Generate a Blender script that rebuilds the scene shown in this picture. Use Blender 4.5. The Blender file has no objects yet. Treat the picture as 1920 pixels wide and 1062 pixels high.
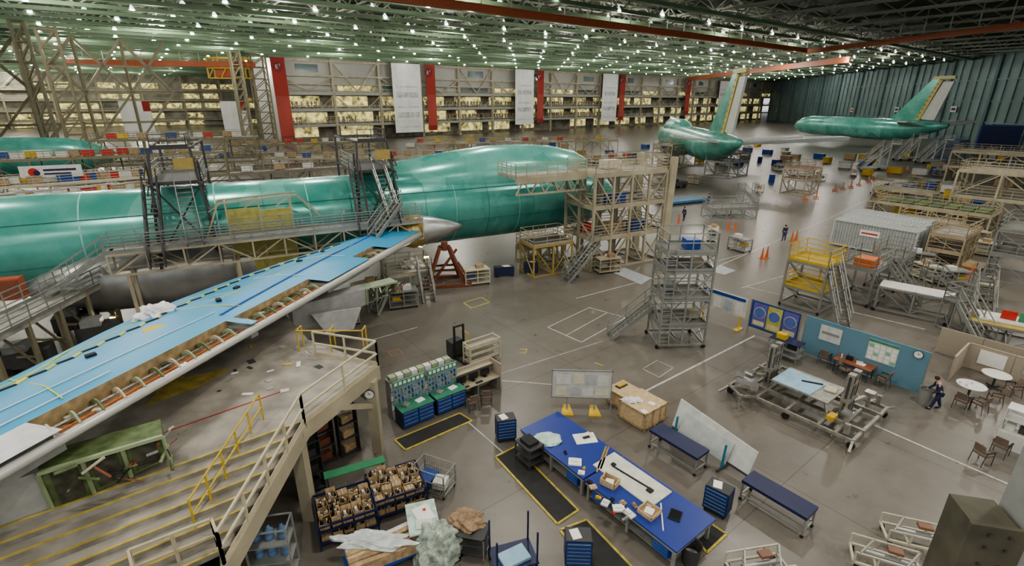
import bpy, math, random, bmesh
from mathutils import Vector as V, Matrix
random.seed(4)
R=math.radians; sin=math.sin; cos=math.cos
# ---------------------------------------------------------------- camera + survey helpers
F=940.; HC=14.; TH=math.atan(341/F); CT=cos(TH); ST=sin(TH)
def G(u,v,z=0.):
    a=(u-960)/F; b=(531-v)/F
    d=V((a,CT+b*ST,-ST+b*CT)); t=(z-HC)/d.z
    return V((d.x*t,d.y*t,z))
def proj(p):
    x,y,z=p; dep=y*CT+(HC-z)*ST
    if dep<1: return (-9999,-9999,dep)
    return (960+F*x/dep,531-F*((z-HC)*CT+y*ST)/dep,dep)
def zat(p,v):
    b=(531-v)/F
    w=(p[1]*ST-b*p[1]*CT)/(CT+b*ST)
    return HC-w
cd=bpy.data.cameras.new('camera'); cam=bpy.data.objects.new('camera',cd)
bpy.context.scene.collection.objects.link(cam); bpy.context.scene.camera=cam
cam.location=(0,0,HC); cam.rotation_euler=(R(90)-TH,0,0); cd.sensor_width=36; cd.lens=F/1920*36; cd.clip_end=2000; cd.clip_start=.1
RA=R(37.5); AX=V((cos(RA),sin(RA),0)); BX=V((-sin(RA),cos(RA),0))
# ---------------------------------------------------------------- materials
MT={}
def mt(name,col=None,rough=.5,metal=0.,var=.12,scale=3.,emit=0.,alpha=1.,bump=0.):
    if name in MT: return MT[name]
    m=bpy.data.materials.new(name); m.use_nodes=True; nt=m.node_tree; n=nt.nodes; l=nt.links
    b=n['Principled BSDF']; b.inputs['Roughness'].default_value=rough; b.inputs['Metallic'].default_value=metal
    tc=n.new('ShaderNodeTexCoord'); no=n.new('ShaderNodeTexNoise'); no.inputs['Scale'].default_value=scale; no.inputs['Detail'].default_value=5
    l.new(tc.outputs['Object'],no.inputs['Vector'])
    r=n.new('ShaderNodeValToRGB'); r.color_ramp.elements[0].position=.3; r.color_ramp.elements[1].position=.7
    r.color_ramp.elements[0].color=[max(0,x*(1-var)) for x in col]+[1]; r.color_ramp.elements[1].color=[min(1,x*(1+var)) for x in col]+[1]
    l.new(no.outputs['Fac'],r.inputs['Fac']); l.new(r.outputs['Color'],b.inputs['Base Color'])
    if emit: l.new(r.outputs['Color'],b.inputs['Emission Color']); b.inputs['Emission Strength'].default_value=emit
    if alpha<1: b.inputs['Alpha'].default_value=alpha
    if bump:
        bp=n.new('ShaderNodeBump'); bp.inputs['Strength'].default_value=bump; l.new(no.outputs['Fac'],bp.inputs['Height']); l.new(bp.outputs['Normal'],b.inputs['Normal'])
    MT[name]=m; return m
STEEL=mt('galvanised_steel',(.34,.35,.33),.4,.5); GREY=mt('grey_paint',(.27,.28,.27),.5); DGREY=mt('dark_grey',(.06,.06,.06),.6)
BLACK=mt('black_rubber',(.02,.02,.022),.7); BEIGE=mt('beige_paint',(.40,.36,.26),.5,var=.2,scale=.8); CREAM=mt('cream_paint',(.52,.49,.38),.5)
YEL=mt('yellow_paint',(.62,.42,.05),.45); BLUE=mt('royal_blue_paint',(.022,.07,.30),.4); NAVY=mt('navy_vinyl',(.015,.022,.075),.45)
WHITE=mt('white_paint',(.66,.66,.62),.45); PAPER=mt('paper',(.80,.79,.75),.8,var=.04); CARD=mt('cardboard',(.40,.29,.17),.85,var=.3,scale=6)
WOOD=mt('pine_plywood',(.55,.42,.25),.7,var=.2,scale=8); RED=mt('signal_red',(.48,.04,.03),.45); RUST=mt('red_oxide_steel',(.22,.08,.045),.55)
ORANGE=mt('orange_paint',(.62,.17,.05),.5); GREEN=mt('zinc_chromate_green',(.13,.18,.08),.55,var=.35,scale=4); ZG=mt('pale_green_primer',(.33,.40,.25),.5)
DIRTY=mt('worn_deck',(.32,.31,.28),.6,var=.4,scale=1.5,bump=.1); MESHD=mt('expanded_metal',(.20,.20,.18),.6,.3,var=.4,scale=30)
CHROME=mt('polished_aluminium',(.58,.58,.57),.25,.9,var=.05); SILV=mt('bare_aluminium_skin',(.46,.47,.46),.35,.7,var=.15,scale=1)
BRASS=mt('gold_protective_film',(.48,.38,.13),.3,.4); TEALW=mt('door_panel_teal',(.17,.25,.25),.6,var=.18,scale=.12)
GBEAM=mt('green_beam_paint',(.16,.25,.15),.5,var=.15,scale=.3); GDECK=mt('roof_deck_green',(.05,.065,.045),.8,var=.5,scale=.15)
LATT=mt('pale_truss_paint',(.40,.42,.35),.6); OCR=mt('orange_crane_paint',(.40,.11,.045),.5); PLAST=mt('clear_plastic_film',(.75,.8,.8),.15,alpha=.6,var=.2)
BROWN=mt('brown_paper',(.30,.21,.13),.8,var=.3,scale=5,bump=.5); SKIN=mt('skin',(.55,.33,.24),.5); HAIR=mt('dark_hair',(.05,.03,.02),.8)
CLOTHN=mt('navy_cloth',(.025,.035,.09),.85); CLOTHD=mt('denim_cloth',(.05,.07,.14),.85)
SCREEN=mt('monitor_glass',(.02,.02,.025),.15); REDWOOD=mt('cherry_laminate',(.28,.10,.05),.35); PBLUE=mt('partition_fabric_blue',(.14,.27,.35),.85,scale=20)
PBEI=mt('partition_fabric_beige',(.38,.33,.26),.85,scale=20); TAUPE=mt('taupe_upholstery',(.20,.15,.12),.8); PGREEN=mt('poster_green',(.06,.26,.13),.6)
PURP=mt('poster_violet_blue',(.13,.13,.42),.6); LBLUE=mt('light_blue_sheet',(.30,.48,.62),.5); TARP=mt('pale_green_wrap',(.45,.60,.54),.35,var=.3,scale=4)
REDB=mt('banner_red',(.32,.035,.025),.7,var=.2,scale=.05); WB=mt('banner_white',(.80,.81,.80),.7,var=.1,scale=.25)
LAMPM=mt('lamp_glow',(1.,.98,.92),.5,var=.0,emit=80.); LAMPU=mt('lamp_prismatic_shade',(.9,.93,.9),.4,var=.05,emit=1.2); ROOMM=mt('lit_room',(.72,.46,.20),.6,var=.95,scale=.6,emit=.55); GLASS=mt('window_glass',(.12,.17,.18),.1)
MEZZ=mt('mezzanine_panel',(.42,.42,.39),.6,var=.15,scale=.05); OLIVE=mt('olive_steel',(.085,.08,.055),.65,.0,var=.3,scale=2)
MATB=mt('anti_fatigue_mat',(.035,.035,.035),.85); LINEW=mt('white_floor_paint',(.50,.50,.48),.5,var=.3,scale=4); LINEY=mt('yellow_floor_paint',(.50,.41,.08),.5,var=.3,scale=4)
def skinmat(name,c1,c2,rough=.28,sc=.35,met=.3):
    m=bpy.data.materials.new(name); m.use_nodes=True; n=m.node_tree.nodes; l=m.node_tree.links; b=n['Principled BSDF']
    tc=n.new('ShaderNodeTexCoord'); no=n.new('ShaderNodeTexNoise'); no.inputs['Scale'].default_value=sc; no.inputs['Detail'].default_value=8; no.inputs['Roughness'].default_value=.65
    vo=n.new('ShaderNodeTexVoronoi'); vo.inputs['Scale'].default_value=sc*.8; vo.distance='CHEBYCHEV'
    mx=n.new('ShaderNodeMixRGB'); mx.inputs['Fac'].default_value=.35; r=n.new('ShaderNodeValToRGB'); e=r.color_ramp.elements; e[0].position=.3; e[0].color=(*c1,1); e[1].position=.68; e[1].color=(*c2,1)
    l.new(tc.outputs['Object'],no.inputs['Vector']); l.new(tc.outputs['Object'],vo.inputs['Vector']); l.new(no.outputs['Fac'],mx.inputs[1]); l.new(vo.outputs['Color'],mx.inputs[2])
    l.new(mx.outputs[0],r.inputs['Fac']); l.new(r.outputs['Color'],b.inputs['Base Color']); b.inputs['Roughness'].default_value=rough; b.inputs['Metallic'].default_value=met
    bp=n.new('ShaderNodeBump'); bp.inputs['Strength'].default_value=.18; l.new(no.outputs['Fac'],bp.inputs['Height']); l.new(bp.outputs['Normal'],b.inputs['Normal'])
    MT[name]=m; return m
TEAL=skinmat('green_film_skin',(.06,.31,.26),(.20,.52,.45),.24,.4,.2); WBLUE=skinmat('blue_wing_film',(.055,.33,.56),(.08,.40,.66),.4,.12,.0)
def floormat():
    m=bpy.data.materials.new('polished_concrete'); m.use_nodes=True; n=m.node_tree.nodes; l=m.node_tree.links; b=n['Principled BSDF']
    tc=n.new('ShaderNodeTexCoord'); mp=n.new('ShaderNodeMapping'); mp.inputs['Rotation'].default_value=(0,0,-RA); l.new(tc.outputs['Object'],mp.inputs['Vector'])
    n1=n.new('ShaderNodeTexNoise'); n1.inputs['Scale'].default_value=.1; n1.inputs['Detail'].default_value=8; n1.inputs['Roughness'].default_value=.6
    n2=n.new('ShaderNodeTexNoise'); n2.inputs['Scale'].default_value=1.1; n2.inputs['Detail'].default_value=9; n2.inputs['Roughness'].default_value=.7
    for k in (n1,n2): l.new(mp.outputs['Vector'],k.inputs['Vector'])
    r=n.new('ShaderNodeValToRGB'); e=r.color_ramp.elements; e[0].position=.3; e[0].color=(.135,.122,.103,1); e[1].position=.7; e[1].color=(.225,.208,.18,1)
    mx=n.new('ShaderNodeMixRGB'); mx.inputs['Fac'].default_value=.4; l.new(n1.outputs['Fac'],mx.inputs[1]); l.new(n2.outputs['Fac'],mx.inputs[2]); l.new(mx.outputs[0],r.inputs['Fac'])
    br=n.new('ShaderNodeTexBrick'); br.offset=0; br.inputs['Scale'].default_value=1.; br.inputs['Brick Width'].default_value=6.; br.inputs['Row Height'].default_value=6.
    br.inputs['Mortar Size'].default_value=.018; br.inputs['Color1'].default_value=(1,1,1,1); br.inputs['Color2'].default_value=(.93,.93,.93,1); br.inputs['Mortar'].default_value=(.55,.55,.55,1)
    l.new(mp.outputs['Vector'],br.inputs['Vector'])
    mu=n.new('ShaderNodeMixRGB'); mu.blend_type='MULTIPLY'; mu.inputs['Fac'].default_value=1; l.new(r.outputs['Color'],mu.inputs[1]); l.new(br.outputs['Color'],mu.inputs[2]); l.new(mu.outputs[0],b.inputs['Base Color'])
    rr=n.new('ShaderNodeMapRange'); rr.inputs['To Min'].default_value=.16; rr.inputs['To Max'].default_value=.48; l.new(n2.outputs['Fac'],rr.inputs['Value']); l.new(rr.outputs['Result'],b.inputs['Roughness'])
    b.inputs['Specular IOR Level'].default_value=.5
    return m
FLOORM=floormat()
# ---------------------------------------------------------------- mesh accumulator
COL=bpy.context.scene.collection
class M:
    def __init__(s): s.v=[]; s.f=[]; s.i=[]; s.ms=[]
    def add(s,vs,fs,m):
        if m not in s.ms: s.ms.append(m)
        o=len(s.v); s.v+=[tuple(p) for p in vs]; s.f+=[[o+k for k in f] for f in fs]; s.i+=[s.ms.index(m)]*len(fs); return s
    def box(s,x0,y0,z0,x1,y1,z1,m):
        return s.add([(x0,y0,z0),(x1,y0,z0),(x1,y1,z0),(x0,y1,z0),(x0,y0,z1),(x1,y0,z1),(x1,y1,z1),(x0,y1,z1)],[(0,3,2,1),(4,5,6,7),(0,1,5,4),(1,2,6,5),(2,3,7,6),(3,0,4,7)],m)
    def cb(s,cx,cy,z,sx,sy,sz,m,rz=0.,tilt=0.):
        M_=Matrix.Translation((cx,cy,z))@Matrix.Rotation(rz,4,'Z')@Matrix.Rotation(tilt,4,'X'); h=(sx/2,sy/2)
        vs=[M_@V((a*h[0],b*h[1],c*sz)) for c in (0,1) for a,b in ((-1,-1),(1,-1),(1,1),(-1,1))]
        return s.add(vs,[(0,3,2,1),(4,5,6,7),(0,1,5,4),(1,2,6,5),(2,3,7,6),(3,0,4,7)],m)
    def bar(s,p,q,w,m,h=None):
        p=V(p);q=V(q);d=q-p
        if d.length<1e-6: return s
        d.normalize(); up=V((0,0,1)) if abs(d.z)<.95 else V((1,0,0)); a=d.cross(up).normalized(); b=a.cross(d); h=h or w
        vs=[o+a*i*w/2+b*j*h/2 for o in (p,q) for i,j in ((-1,-1),(1,-1),(1,1),(-1,1))]
        return s.add(vs,[(0,3,2,1),(4,5,6,7),(0,1,5,4),(1,2,6,5),(2,3,7,6),(3,0,4,7)],m)
    def tube(s,p,q,r,m,r2=None,n=8):
        p=V(p);q=V(q);d=(q-p).normalized(); up=V((0,0,1)) if abs(d.z)<.95 else V((1,0,0)); a=d.cross(up).normalized(); b=a.cross(d); r2=r if r2 is None else r2
        vs=[o+(a*cos(2*math.pi*k/n)+b*sin(2*math.pi*k/n))*rr for o,rr in ((p,r),(q,r2)) for k in range(n)]
        return s.add(vs,[(k,(k+1)%n,n+(k+1)%n,n+k) for k in range(n)]+[tuple(range(n))[::-1],tuple(range(n,2*n))],m)
    def prism(s,pts,off,m):
        n=len(pts); off=V(off); vs=[V(p) for p in pts]+[V(p)+off for p in pts]
        return s.add(vs,[tuple(range(n)),tuple(range(n,2*n))[::-1]]+[(k,(k+1)%n,n+(k+1)%n,n+k) for k in range(n)],m)
    def lathe(s,p,ax,prof,m,n=20,up=(0,0,1),close=True):
        p=V(p);d=V(ax).normalized();u=V(up); a=d.cross(u).normalized(); b=a.cross(d); vs=[]
        for t in prof:
            dz=t[2] if len(t)>2 else 0; ry=t[3] if len(t)>3 else t[1]
            for k in range(n):
                an=2*math.pi*k/n; vs.append(p+d*t[0]+a*cos(an)*t[1]+b*(sin(an)*ry+dz))
        fs=[(j*n+k,j*n+(k+1)%n,(j+1)*n+(k+1)%n,(j+1)*n+k) for j in range(len(prof)-1) for k in range(n)]
        if close: fs+=[tuple(range(n)),tuple(range((len(prof)-1)*n,len(prof)*n))]
        return s.add(vs,fs,m)
    def rail(s,pts,m,h=1.1,sp=1.6,w=.05,mid=2,toe=True):
        for p,q in zip(pts,pts[1:]):
            p=V(p);q=V(q);n=max(1,round((q-p).length/sp))
            for k in range(n+1):
                o=p.lerp(q,k/n); s.bar(o,o+V((0,0,h)),w,m)
            for k in range(mid+1): z=V((0,0,h*(k+1)/(mid+1))); s.bar(p+z,q+z,w,m)
            if toe: s.bar(p+V((0,0,.08)),q+V((0,0,.08)),.02,m,.16)
        return s
    def stair(s,p,q,w,m,tm=None,rails=True,rm=None,n=None):
        p=V(p);q=V(q);tm=tm or m;rm=rm or m; hd=V((q.x-p.x,q.y-p.y,0)); sd=hd.normalized().cross(V((0,0,1)))*(w/2); n=n or max(3,round(abs(q.z-p.z)/.24))
        for g in (-1,1):
            s.bar(p+sd*g,q+sd*g,.07,m,.25)
            if rails:
                for hh in (.5,1.): s.bar(p+sd*g+V((0,0,hh)),q+sd*g+V((0,0,hh)),.05,rm)
                for k in range(0,n+1,4): o=p.lerp(q,k/n)+sd*g; s.bar(o,o+V((0,0,1)),.045,rm)
        st=hd.normalized()*(hd.length/n)*.45
        for k in range(1,n+1):
            o=p.lerp(q,k/n); s.prism([o+sd-st,o-sd-st,o-sd+st,o+sd+st],(0,0,-.05),tm)
        return s
    def obj(s,name,parent=None,loc=(0,0,0),rot=0.,smooth=False,**kw):
        me=bpy.data.meshes.new(name); me.from_pydata(s.v,[],s.f)
        for m in s.ms: me.materials.append(m)
        me.polygons.foreach_set('material_index',s.i)
        bm=bmesh.new(); bm.from_mesh(me); bmesh.ops.recalc_face_normals(bm,faces=bm.faces); bm.to_mesh(me); bm.free()
        if smooth: me.polygons.foreach_set('use_smooth',[True]*len(me.polygons))
        o=bpy.data.objects.new(name,me); COL.objects.link(o); o.location=loc; o.rotation_euler=(0,0,rot)
        if parent: o.parent=parent
        tag(o,**kw); return o
def tag(o,label=None,cat=None,group=None,kind=None):
    if label: o['label']=label
    if cat: o['category']=cat
    if group: o['group']=group
    if kind: o['kind']=kind
def thing(name,loc,rot,label,cat,group=None):
    o=bpy.data.objects.new(name,None); COL.objects.link(o); o.location=loc; o.rotation_euler=(0,0,rot); o.empty_display_size=.3; tag(o,label,cat,group); return o
def dup(root,loc,rot,label=None):
    c=root.copy(); COL.objects.link(c); c.location=loc; c.rotation_euler=(root.rotation_euler[0],root.rotation_euler[1],rot)
    if label: c['label']=label
    for ch in root.children:
        k=ch.copy(); COL.objects.link(k); k.parent=c
        for g in ch.children:
            kk=g.copy(); COL.objects.link(kk); kk.parent=k
    return c
def text(body,size,parent,loc,rot,mat,nm='lettering'):
    c=bpy.data.curves.new(nm,'FONT'); c.body=body; c.size=size; c.extrude=.01; o=bpy.data.objects.new(nm,c); COL.objects.link(o)
    bpy.context.view_layer.update(); me=bpy.data.meshes.new_from_object(o.evaluated_get(bpy.context.evaluated_depsgraph_get())); bpy.data.objects.remove(o)
    me.materials.clear(); me.materials.append(mat); k=bpy.data.objects.new(nm,me); COL.objects.link(k); k.parent=parent; k.location=loc; k.rotation_euler=rot; return k
# ================================================================ ROOM SHELL
M().box(-700,-80,-.3,500,700,0,FLOORM).obj('floor',kind='structure')
M().box(-700,-80,31.5,500,700,31.9,GDECK).obj('ceiling',kind='structure')
M0=V((-80,186,0)); M1=V((204,420,0)); MD=(M1-M0).normalized(); MN=V((MD.y,-MD.x,0)); ML=(M1-M0).length
MR=math.atan2(MD.y,MD.x)
def mloc(q,o,z): return M0+MD*q+MN*o+V((0,0,z))
m=M(); m.box(0,1,17,ML,30,31.5,MEZZ); m.box(0,6,0,ML,30,17,mt('mezzanine_back_wall',(.26,.24,.20),.7,var=.5,scale=.4)); m.obj('wall_north',loc=M0,rot=MR,kind='structure')
m=M(); W1=M1
m.prism([W1,V((150,90,0)),V((158,88,0)),W1+V((9,0,0))],(0,0,31),TEALW)
wd=(V((150,90,0))-W1); nn=70
for k in range(nn+1):
    p=W1+wd*(k/nn)+V((-.35,0,0)); m.bar(p,p+V((0,0,29)),.35 if k%5 else 1.1,TEALW if k%5 else mt('door_rib_teal',(.10,.16,.17),.6))
for z in (7,14,21): m.bar(W1+V((-.3,0,z)),W1+wd+V((-.3,0,z)),.3,TEALW,.5)
m.obj('wall_east',kind='structure')
for u in (1462,1605,1690,1768,1798):
    rho=(u-960)/F*CT; f=(204-420*rho)/(54-330*rho); p=W1+wd*f+V((-1.2,0,0)); z=max(4,zat(p,210))
    M().box(-.05,-1.6,0,0,1.6,2.,WHITE).box(-.1,-1.1,.5,-.05,1.1,1.5,(RED if u%2 else NAVY)).obj('wall_sign',loc=(p.x,p.y,z),rot=math.atan2(wd.y,wd.x)+R(90),label='small white emblem sign mounted on the teal hangar doors',cat='sign',group='hangar door signs')
WWL=(-240,300,0); WWR=R(32)
m=M(); m.box(-330,0,0,200,6,31,mt('far_wall_grey_green',(.30,.30,.24),.8,var=.5,scale=.15)); m.obj('wall_west',loc=WWL,rot=WWR,kind='structure')
gb=thing('far_gallery',WWL,WWR,'far lit gallery floors with beige slabs in the rear bay','building')
for z in (3.,8.5,14,19.5):
    M().box(-200,-3,z,190,-.1,z+.9,BEIGE).obj('floor_slab',parent=gb)
    M().rail([(-200,-3,z+.9),(190,-3,z+.9)],CREAM,h=1.,sp=4,w=.14,mid=1,toe=False).obj('railing',parent=gb)
for k in range(38):
    x=-195+k*10.1
    if k%2==0: M().box(x-.4,-3.4,0,x+.4,-3.,30,BEIGE).obj('column',parent=gb)
    for z in (.5,4.5,10,15.5,21):
        if random.random()<(.75 if z<20 else .35): M().box(x+.5,-.6,z,x+8.5,-.4,z+2.9,ROOMM).obj('lit_bay',parent=gb)
    M().bar((x,-3.2,20),(x+10,-3.2,30),.4,BEIGE).obj('brace',parent=gb)
mz=thing('mezzanine_building',M0,MR,'multi-storey mezzanine office frontage with lit open floors and steel bracing','building')
bay=18.4; nb=20
c0=M().box(-.45,-.5,0,.45,.5,29,BEIGE).obj('column',parent=mz)
for k in range(1,nb+1):
    c=c0.copy(); COL.objects.link(c); c.location=(k*bay,0,0)
FAS=mt('fascia_grey',(.36,.37,.33),.6)
for z,h in ((16.2,1.1),(10.6,1.),(5.2,.9)):
    m=M(); m.box(0,-.2,z,ML,6,z+.3,BEIGE); m.box(0,-.35,z-.1,ML,-.2,z+h,FAS); m.obj('floor_slab',parent=mz)
    m=M(); m.rail([(0,-.3,z+h),(ML,-.3,z+h)],CREAM,h=1.,sp=4,w=.14,mid=1,toe=False); m.obj('railing',parent=mz)
for z,h in ((22.6,.6),(27.6,.8),(19.8,.4)): M().bar((0,-.3,z),(ML,-.3,z),.5,BEIGE,h).obj('beam',parent=mz)
for k in range(nb):
    x=k*bay; m=M()
    if k%3==1: m.bar((x,-.4,28),(x+bay/2,-.4,17.3),.45,BEIGE); m.bar((x+bay,-.4,28),(x+bay/2,-.4,17.3),.45,BEIGE)
    else: m.bar((x,-.4,22.6),(x+bay/2,-.4,17.3),.4,BEIGE); m.bar((x+bay,-.4,22.6),(x+bay/2,-.4,17.3),.4,BEIGE)
    m.bar((x,-.4,16),(x+bay*.3,-.4,11.5),.28,BEIGE); m.bar((x+bay,-.4,16),(x+bay*.7,-.4,11.5),.28,BEIGE)
    m.obj('brace',parent=mz)
    if k%2==0: M().box(x+6,.8,23.8,x+6+(5 if k%4 else 8),1.,26.4,GLASS).obj('window_pane',parent=mz)
    for z in (11.9,6.2,1.,17.6):
        if z==17.6:
            if k%3: M().box(x+2,.7,z,x+bay-2,.95,z+1.9,ROOMM if k%2 else GLASS).obj('lit_bay',parent=mz)
            continue
        if random.random()<.9:
            a=x+1+random.random()*3; b=x+bay-1-random.random()*5
            M().box(a,5.7,z+.3,b,5.9,z+3.9,ROOMM).obj('lit_bay',parent=mz)
M().box(-.6,-.2,0,0,30,31,MEZZ).obj('side_wall',parent=mz)
sh=M()
for z in (0,1.1,2.2,3.): sh.box(0,0,z,5,1,z+.12,BEIGE)
for x in (0,1.6,3.3,4.9): sh.box(x,0,0,x+.12,1,3.1,STEEL)
for k in range(18): x=random.random()*4.4; z=random.choice((.12,1.22,2.32)); sh.box(x,.15,z,x+.35+random.random()*.4,.8,z+.3+random.random()*.4,random.choice((CARD,WHITE,BLUE,YEL,BEIGE,CARD)))
s0=None
for k in range(90):
    z=(16.5,10.9,5.5)[k%3]; q=2+(k//3)*6.6+random.random()*1.2
    p=mloc(q,-2.4,z)
    if s0 is None: s0=sh.obj('storage_shelf',loc=p,rot=MR,label='loaded beige storage shelving on an open mezzanine floor',cat='shelf',group='mezzanine shelving')
    else:
        if random.random()<.25: continue
        o=s0.copy(); COL.objects.link(o); o.location=p
PRG=mt('banner_print_grey',(.56,.58,.58),.7,var=.4,scale=.6)
def banner(u,w,z0,z1,red,logo):
    rho=(u-960)/F; q=(175*rho+80)/(.772-.598*rho)
    p=mloc(q,2.5,0); t=thing('hanging_banner',p,MR,('deep red vertical banner with round emblem' if red else 'translucent white printed vertical banner')+' hanging before the mezzanine','banner','hanging banners')
    m=M().box(0,0,z0,w,.06,z1,REDB if red else WB)
    if red: m.box(0,-.02,z0+2,w,0,z0+(z1-z0)*.55,mt('banner_red_light',(.42,.08,.06),.7,var=.2,scale=.1))
    else:
        for k in range(5): m.box(w*.12,-.02,z0+2+k*3.8,w*.88,0,z0+2+k*3.8+(2. if k%2 else .4),PRG)
    m.obj('cloth',parent=t)
    M().tube((-.2,0,z1),(w+.2,0,z1),.12,STEEL).obj('hanging_rod',parent=t)
    if logo:
        M().lathe((logo,-.05,z1-3.),(0,-1,0),[(0,1.7),(.1,1.7)],mt('emblem_dark_red',(.20,.01,.012),.6),24).obj('emblem',parent=t)
        text('E',1.9,t,(logo-1.,-.2,z1-3.7),(R(90),0,0),WHITE); text('7',1.1,t,(logo+.2,-.2,z1-2.9),(R(90),0,0),WHITE)
banner(514,4.6,.5,28,True,2.3)
for u,w,z0,wr in ((733,12.6,2.,4.2),(960,11.5,3.5,4.2),(1122,12.5,3.5,4.5)):
    banner(u,w,z0,28,False,0)
    rho=(u-960)/F; q=(175*rho+80)/(.772-.598*rho)+w
    p=mloc(q,2.5,0); uu=proj(p)[0]; banner(uu+1,wr,z0+.5,28,True,1.2)
banner(1278,5,6,27.5,True,2.5); banner(1340,12,4,27,False,0); banner(1362,5,4,27,True,2.5)
for u,v in ((232,236),(420,236)):
    p=G(u,v,2.); p=p*(205/p.length); M().box(0,0,0,8,.1,11,WB).box(6,-.05,8,8,0,11,REDB).obj('hanging_banner',loc=(p.x,p.y,3.),rot=R(30),label='white banner with red corner emblem hanging in the far bay',cat='banner',group='hanging banners')
# ================================================================ ROOF
def clip(fn,lo,hi,step=8):
    r=[s for s in range(lo,hi,step) if (lambda q:-140<q[0]<2060 and q[1]>-60 and q[2]>5)(proj(fn(s)))]
    return (min(r),max(r)) if r else None
for i,t in enumerate(range(56,420,8)):
    fn=lambda s:AX*s+BX*t+V((0,0,28.3)); c=clip(fn,-400,460)
    if not c or c[1]-c[0]<10: continue
    m=M(); m.bar(fn(c[0]),fn(c[1]),1.2 if i%2==0 else .45,GBEAM,.6); m.bar(fn(c[0])+V((0,0,2.7)),fn(c[1])+V((0,0,2.7)),.3,LATT)
    s=c[0]; up=0
    while s<c[1]:
        e=min(s+4,c[1]); m.bar(fn(s)+V((0,0,2.7*up)),fn(e)+V((0,0,2.7*(1-up))),.22,LATT); s+=4; up=1-up
    m.obj('roof_truss',label='green painted longitudinal roof truss with pale zigzag webbing',cat='roof truss',group='longitudinal roof trusses')
for s in range(-300,460,13):
    fn=lambda t:AX*s+BX*t+V((0,0,29.2)); c=clip(fn,-250,460)
    if not c or c[1]-c[0]<10: continue
    m=M()
    for w in (-.9,.9): m.bar(fn(c[0])+AX*w,fn(c[1])+AX*w,.28,LATT)
    t=c[0]; up=0
    while t<c[1]:
        e=min(t+3,c[1]); m.bar(fn(t)+AX*.9*(2*up-1),fn(e)+AX*.9*(1-2*up),.18,LATT); m.bar(fn(t)+V((0,0,2*up)),fn(e)+V((0,0,2*(1-up))),.18,LATT); t+=3; up=1-up
    m.obj('roof_truss',label='pale cross-span lattice roof truss carrying lamps',cat='roof truss',group='cross roof trusses')
lm=M().lathe((0,0,0),(0,0,1),[(0,.46),(.3,.36),(.55,.16),(.8,.1)],LAMPU,12,up=(1,0,0)).lathe((0,0,-.04),(0,0,1),[(-.1,.25),(0,.42),(.02,.42)],LAMPM,12,up=(1,0,0)); lm.tube((0,0,.8),(0,0,2.1),.05,STEEL,n=4)
def room_ok(p):
    r_=p-M0; return r_.dot(MN)>3 or r_.dot(MD)<-2
WWD=V((cos(WWR),sin(WWR),0)); WWN=V((sin(WWR),-cos(WWR),0))
pos=[]
for t in range(60,420,8):
    for s in range(-300,470,13):
        p=AX*(s+(t//8%2)*6+random.random()*2)+BX*(t+4.)+V((0,0,28.2+random.random()*.5)); q=proj(p)
        if -60<q[0]<1980 and -30<q[1]<200 and room_ok(p) and p.x<p.y*.165+130 and (p-V(WWL)).dot(WWN)>5: pos.append((q[2],p))
pos.sort(key=lambda a:a[0]); l0=None
for d,p in pos[:290]:
    if l0 is None: l0=lm.obj('high_bay_lamp',loc=p,label='glowing high-bay lamp with prismatic reflector under the roof trusses',cat='lamp',group='high-bay roof lamps')
    else: o=l0.copy(); COL.objects.link(o); o.location=p
if len(pos)>290:
    m=M()
    for d,p in pos[290:]: m.lathe(p,(0,0,1),[(0,.5),(.5,.4),(.95,.12)],LAMPU,6,up=(1,0,0)); m.lathe(p+V((0,0,-.05)),(0,0,1),[(-.1,.35),(0,.45)],LAMPM,6,up=(1,0,0))
    m.obj('high_bay_lamps',label='distant rows of glowing high-bay lamps under the roof',cat='lamp',group='high-bay roof lamps',kind='stuff')
def crane(p,q,w,h,mat,lab):
    m=M(); m.bar(p,q,w,mat,h); m.bar(V(p)+V((0,0,h/2)),V(q)+V((0,0,h/2)),w*1.6,mat,.15); m.bar(V(p)-V((0,0,h/2)),V(q)-V((0,0,h/2)),w*1.6,mat,.15)
    n=int((V(q)-V(p)).length/5)
    for k in range(n): o=V(p).lerp(V(q),k/n); m.bar(o,o+V((0,0,31.4-o.z)),.16,LATT)
    m.obj('crane_girder',label=lab,cat='crane',group='overhead crane girders')
crane(G(700,-10,26),G(1512,95,26),.5,.9,OCR,'orange overhead crane runway girder hung below the roof')
crane(G(1512,97,26),G(1960,42,26),.45,.9,OCR,'orange overhead crane bridge girder hung below the roof')
crane(G(1290,148,26),G(1590,112,26),.9,1.6,OCR,'orange distant crane bridge girder under the roof'); crane(G(120,117,25),G(478,121,25),1.,1.5,OCR,'orange crane girder in the far bay')
t=thing('bridge_crane_hoist',G(430,128,24),0,'yellow lattice crane trolley with orange lights hanging beneath girder','crane')
m=M()
for x in (-6,6):
    for y in (-2,2): m.bar((x,y,-3),(x,y,3),.35,YEL)
for z in (-3,0,3):
    for y in (-2,2): m.bar((-6,y,z),(6,y,z),.35,YEL)
    for x in (-6,-2,2,6): m.bar((x,-2,z),(x,2,z),.3,YEL)
for x in (-6,-2,2): m.bar((x,-2,-3),(x+4,-2,3),.25,YEL)
m.obj('frame',parent=t); M().box(-4,-1.5,-2.6,1,1.5,-.6,OCR).obj('winch_housing',parent=t); M().tube((5,0,-3),(5,0,-9),.12,DGREY).box(4.6,-.4,-10,5.4,.4,-9,YEL).obj('hook_block',parent=t)
DK=mt('olive_beige_steel',(.22,.20,.13),.6)
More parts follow.
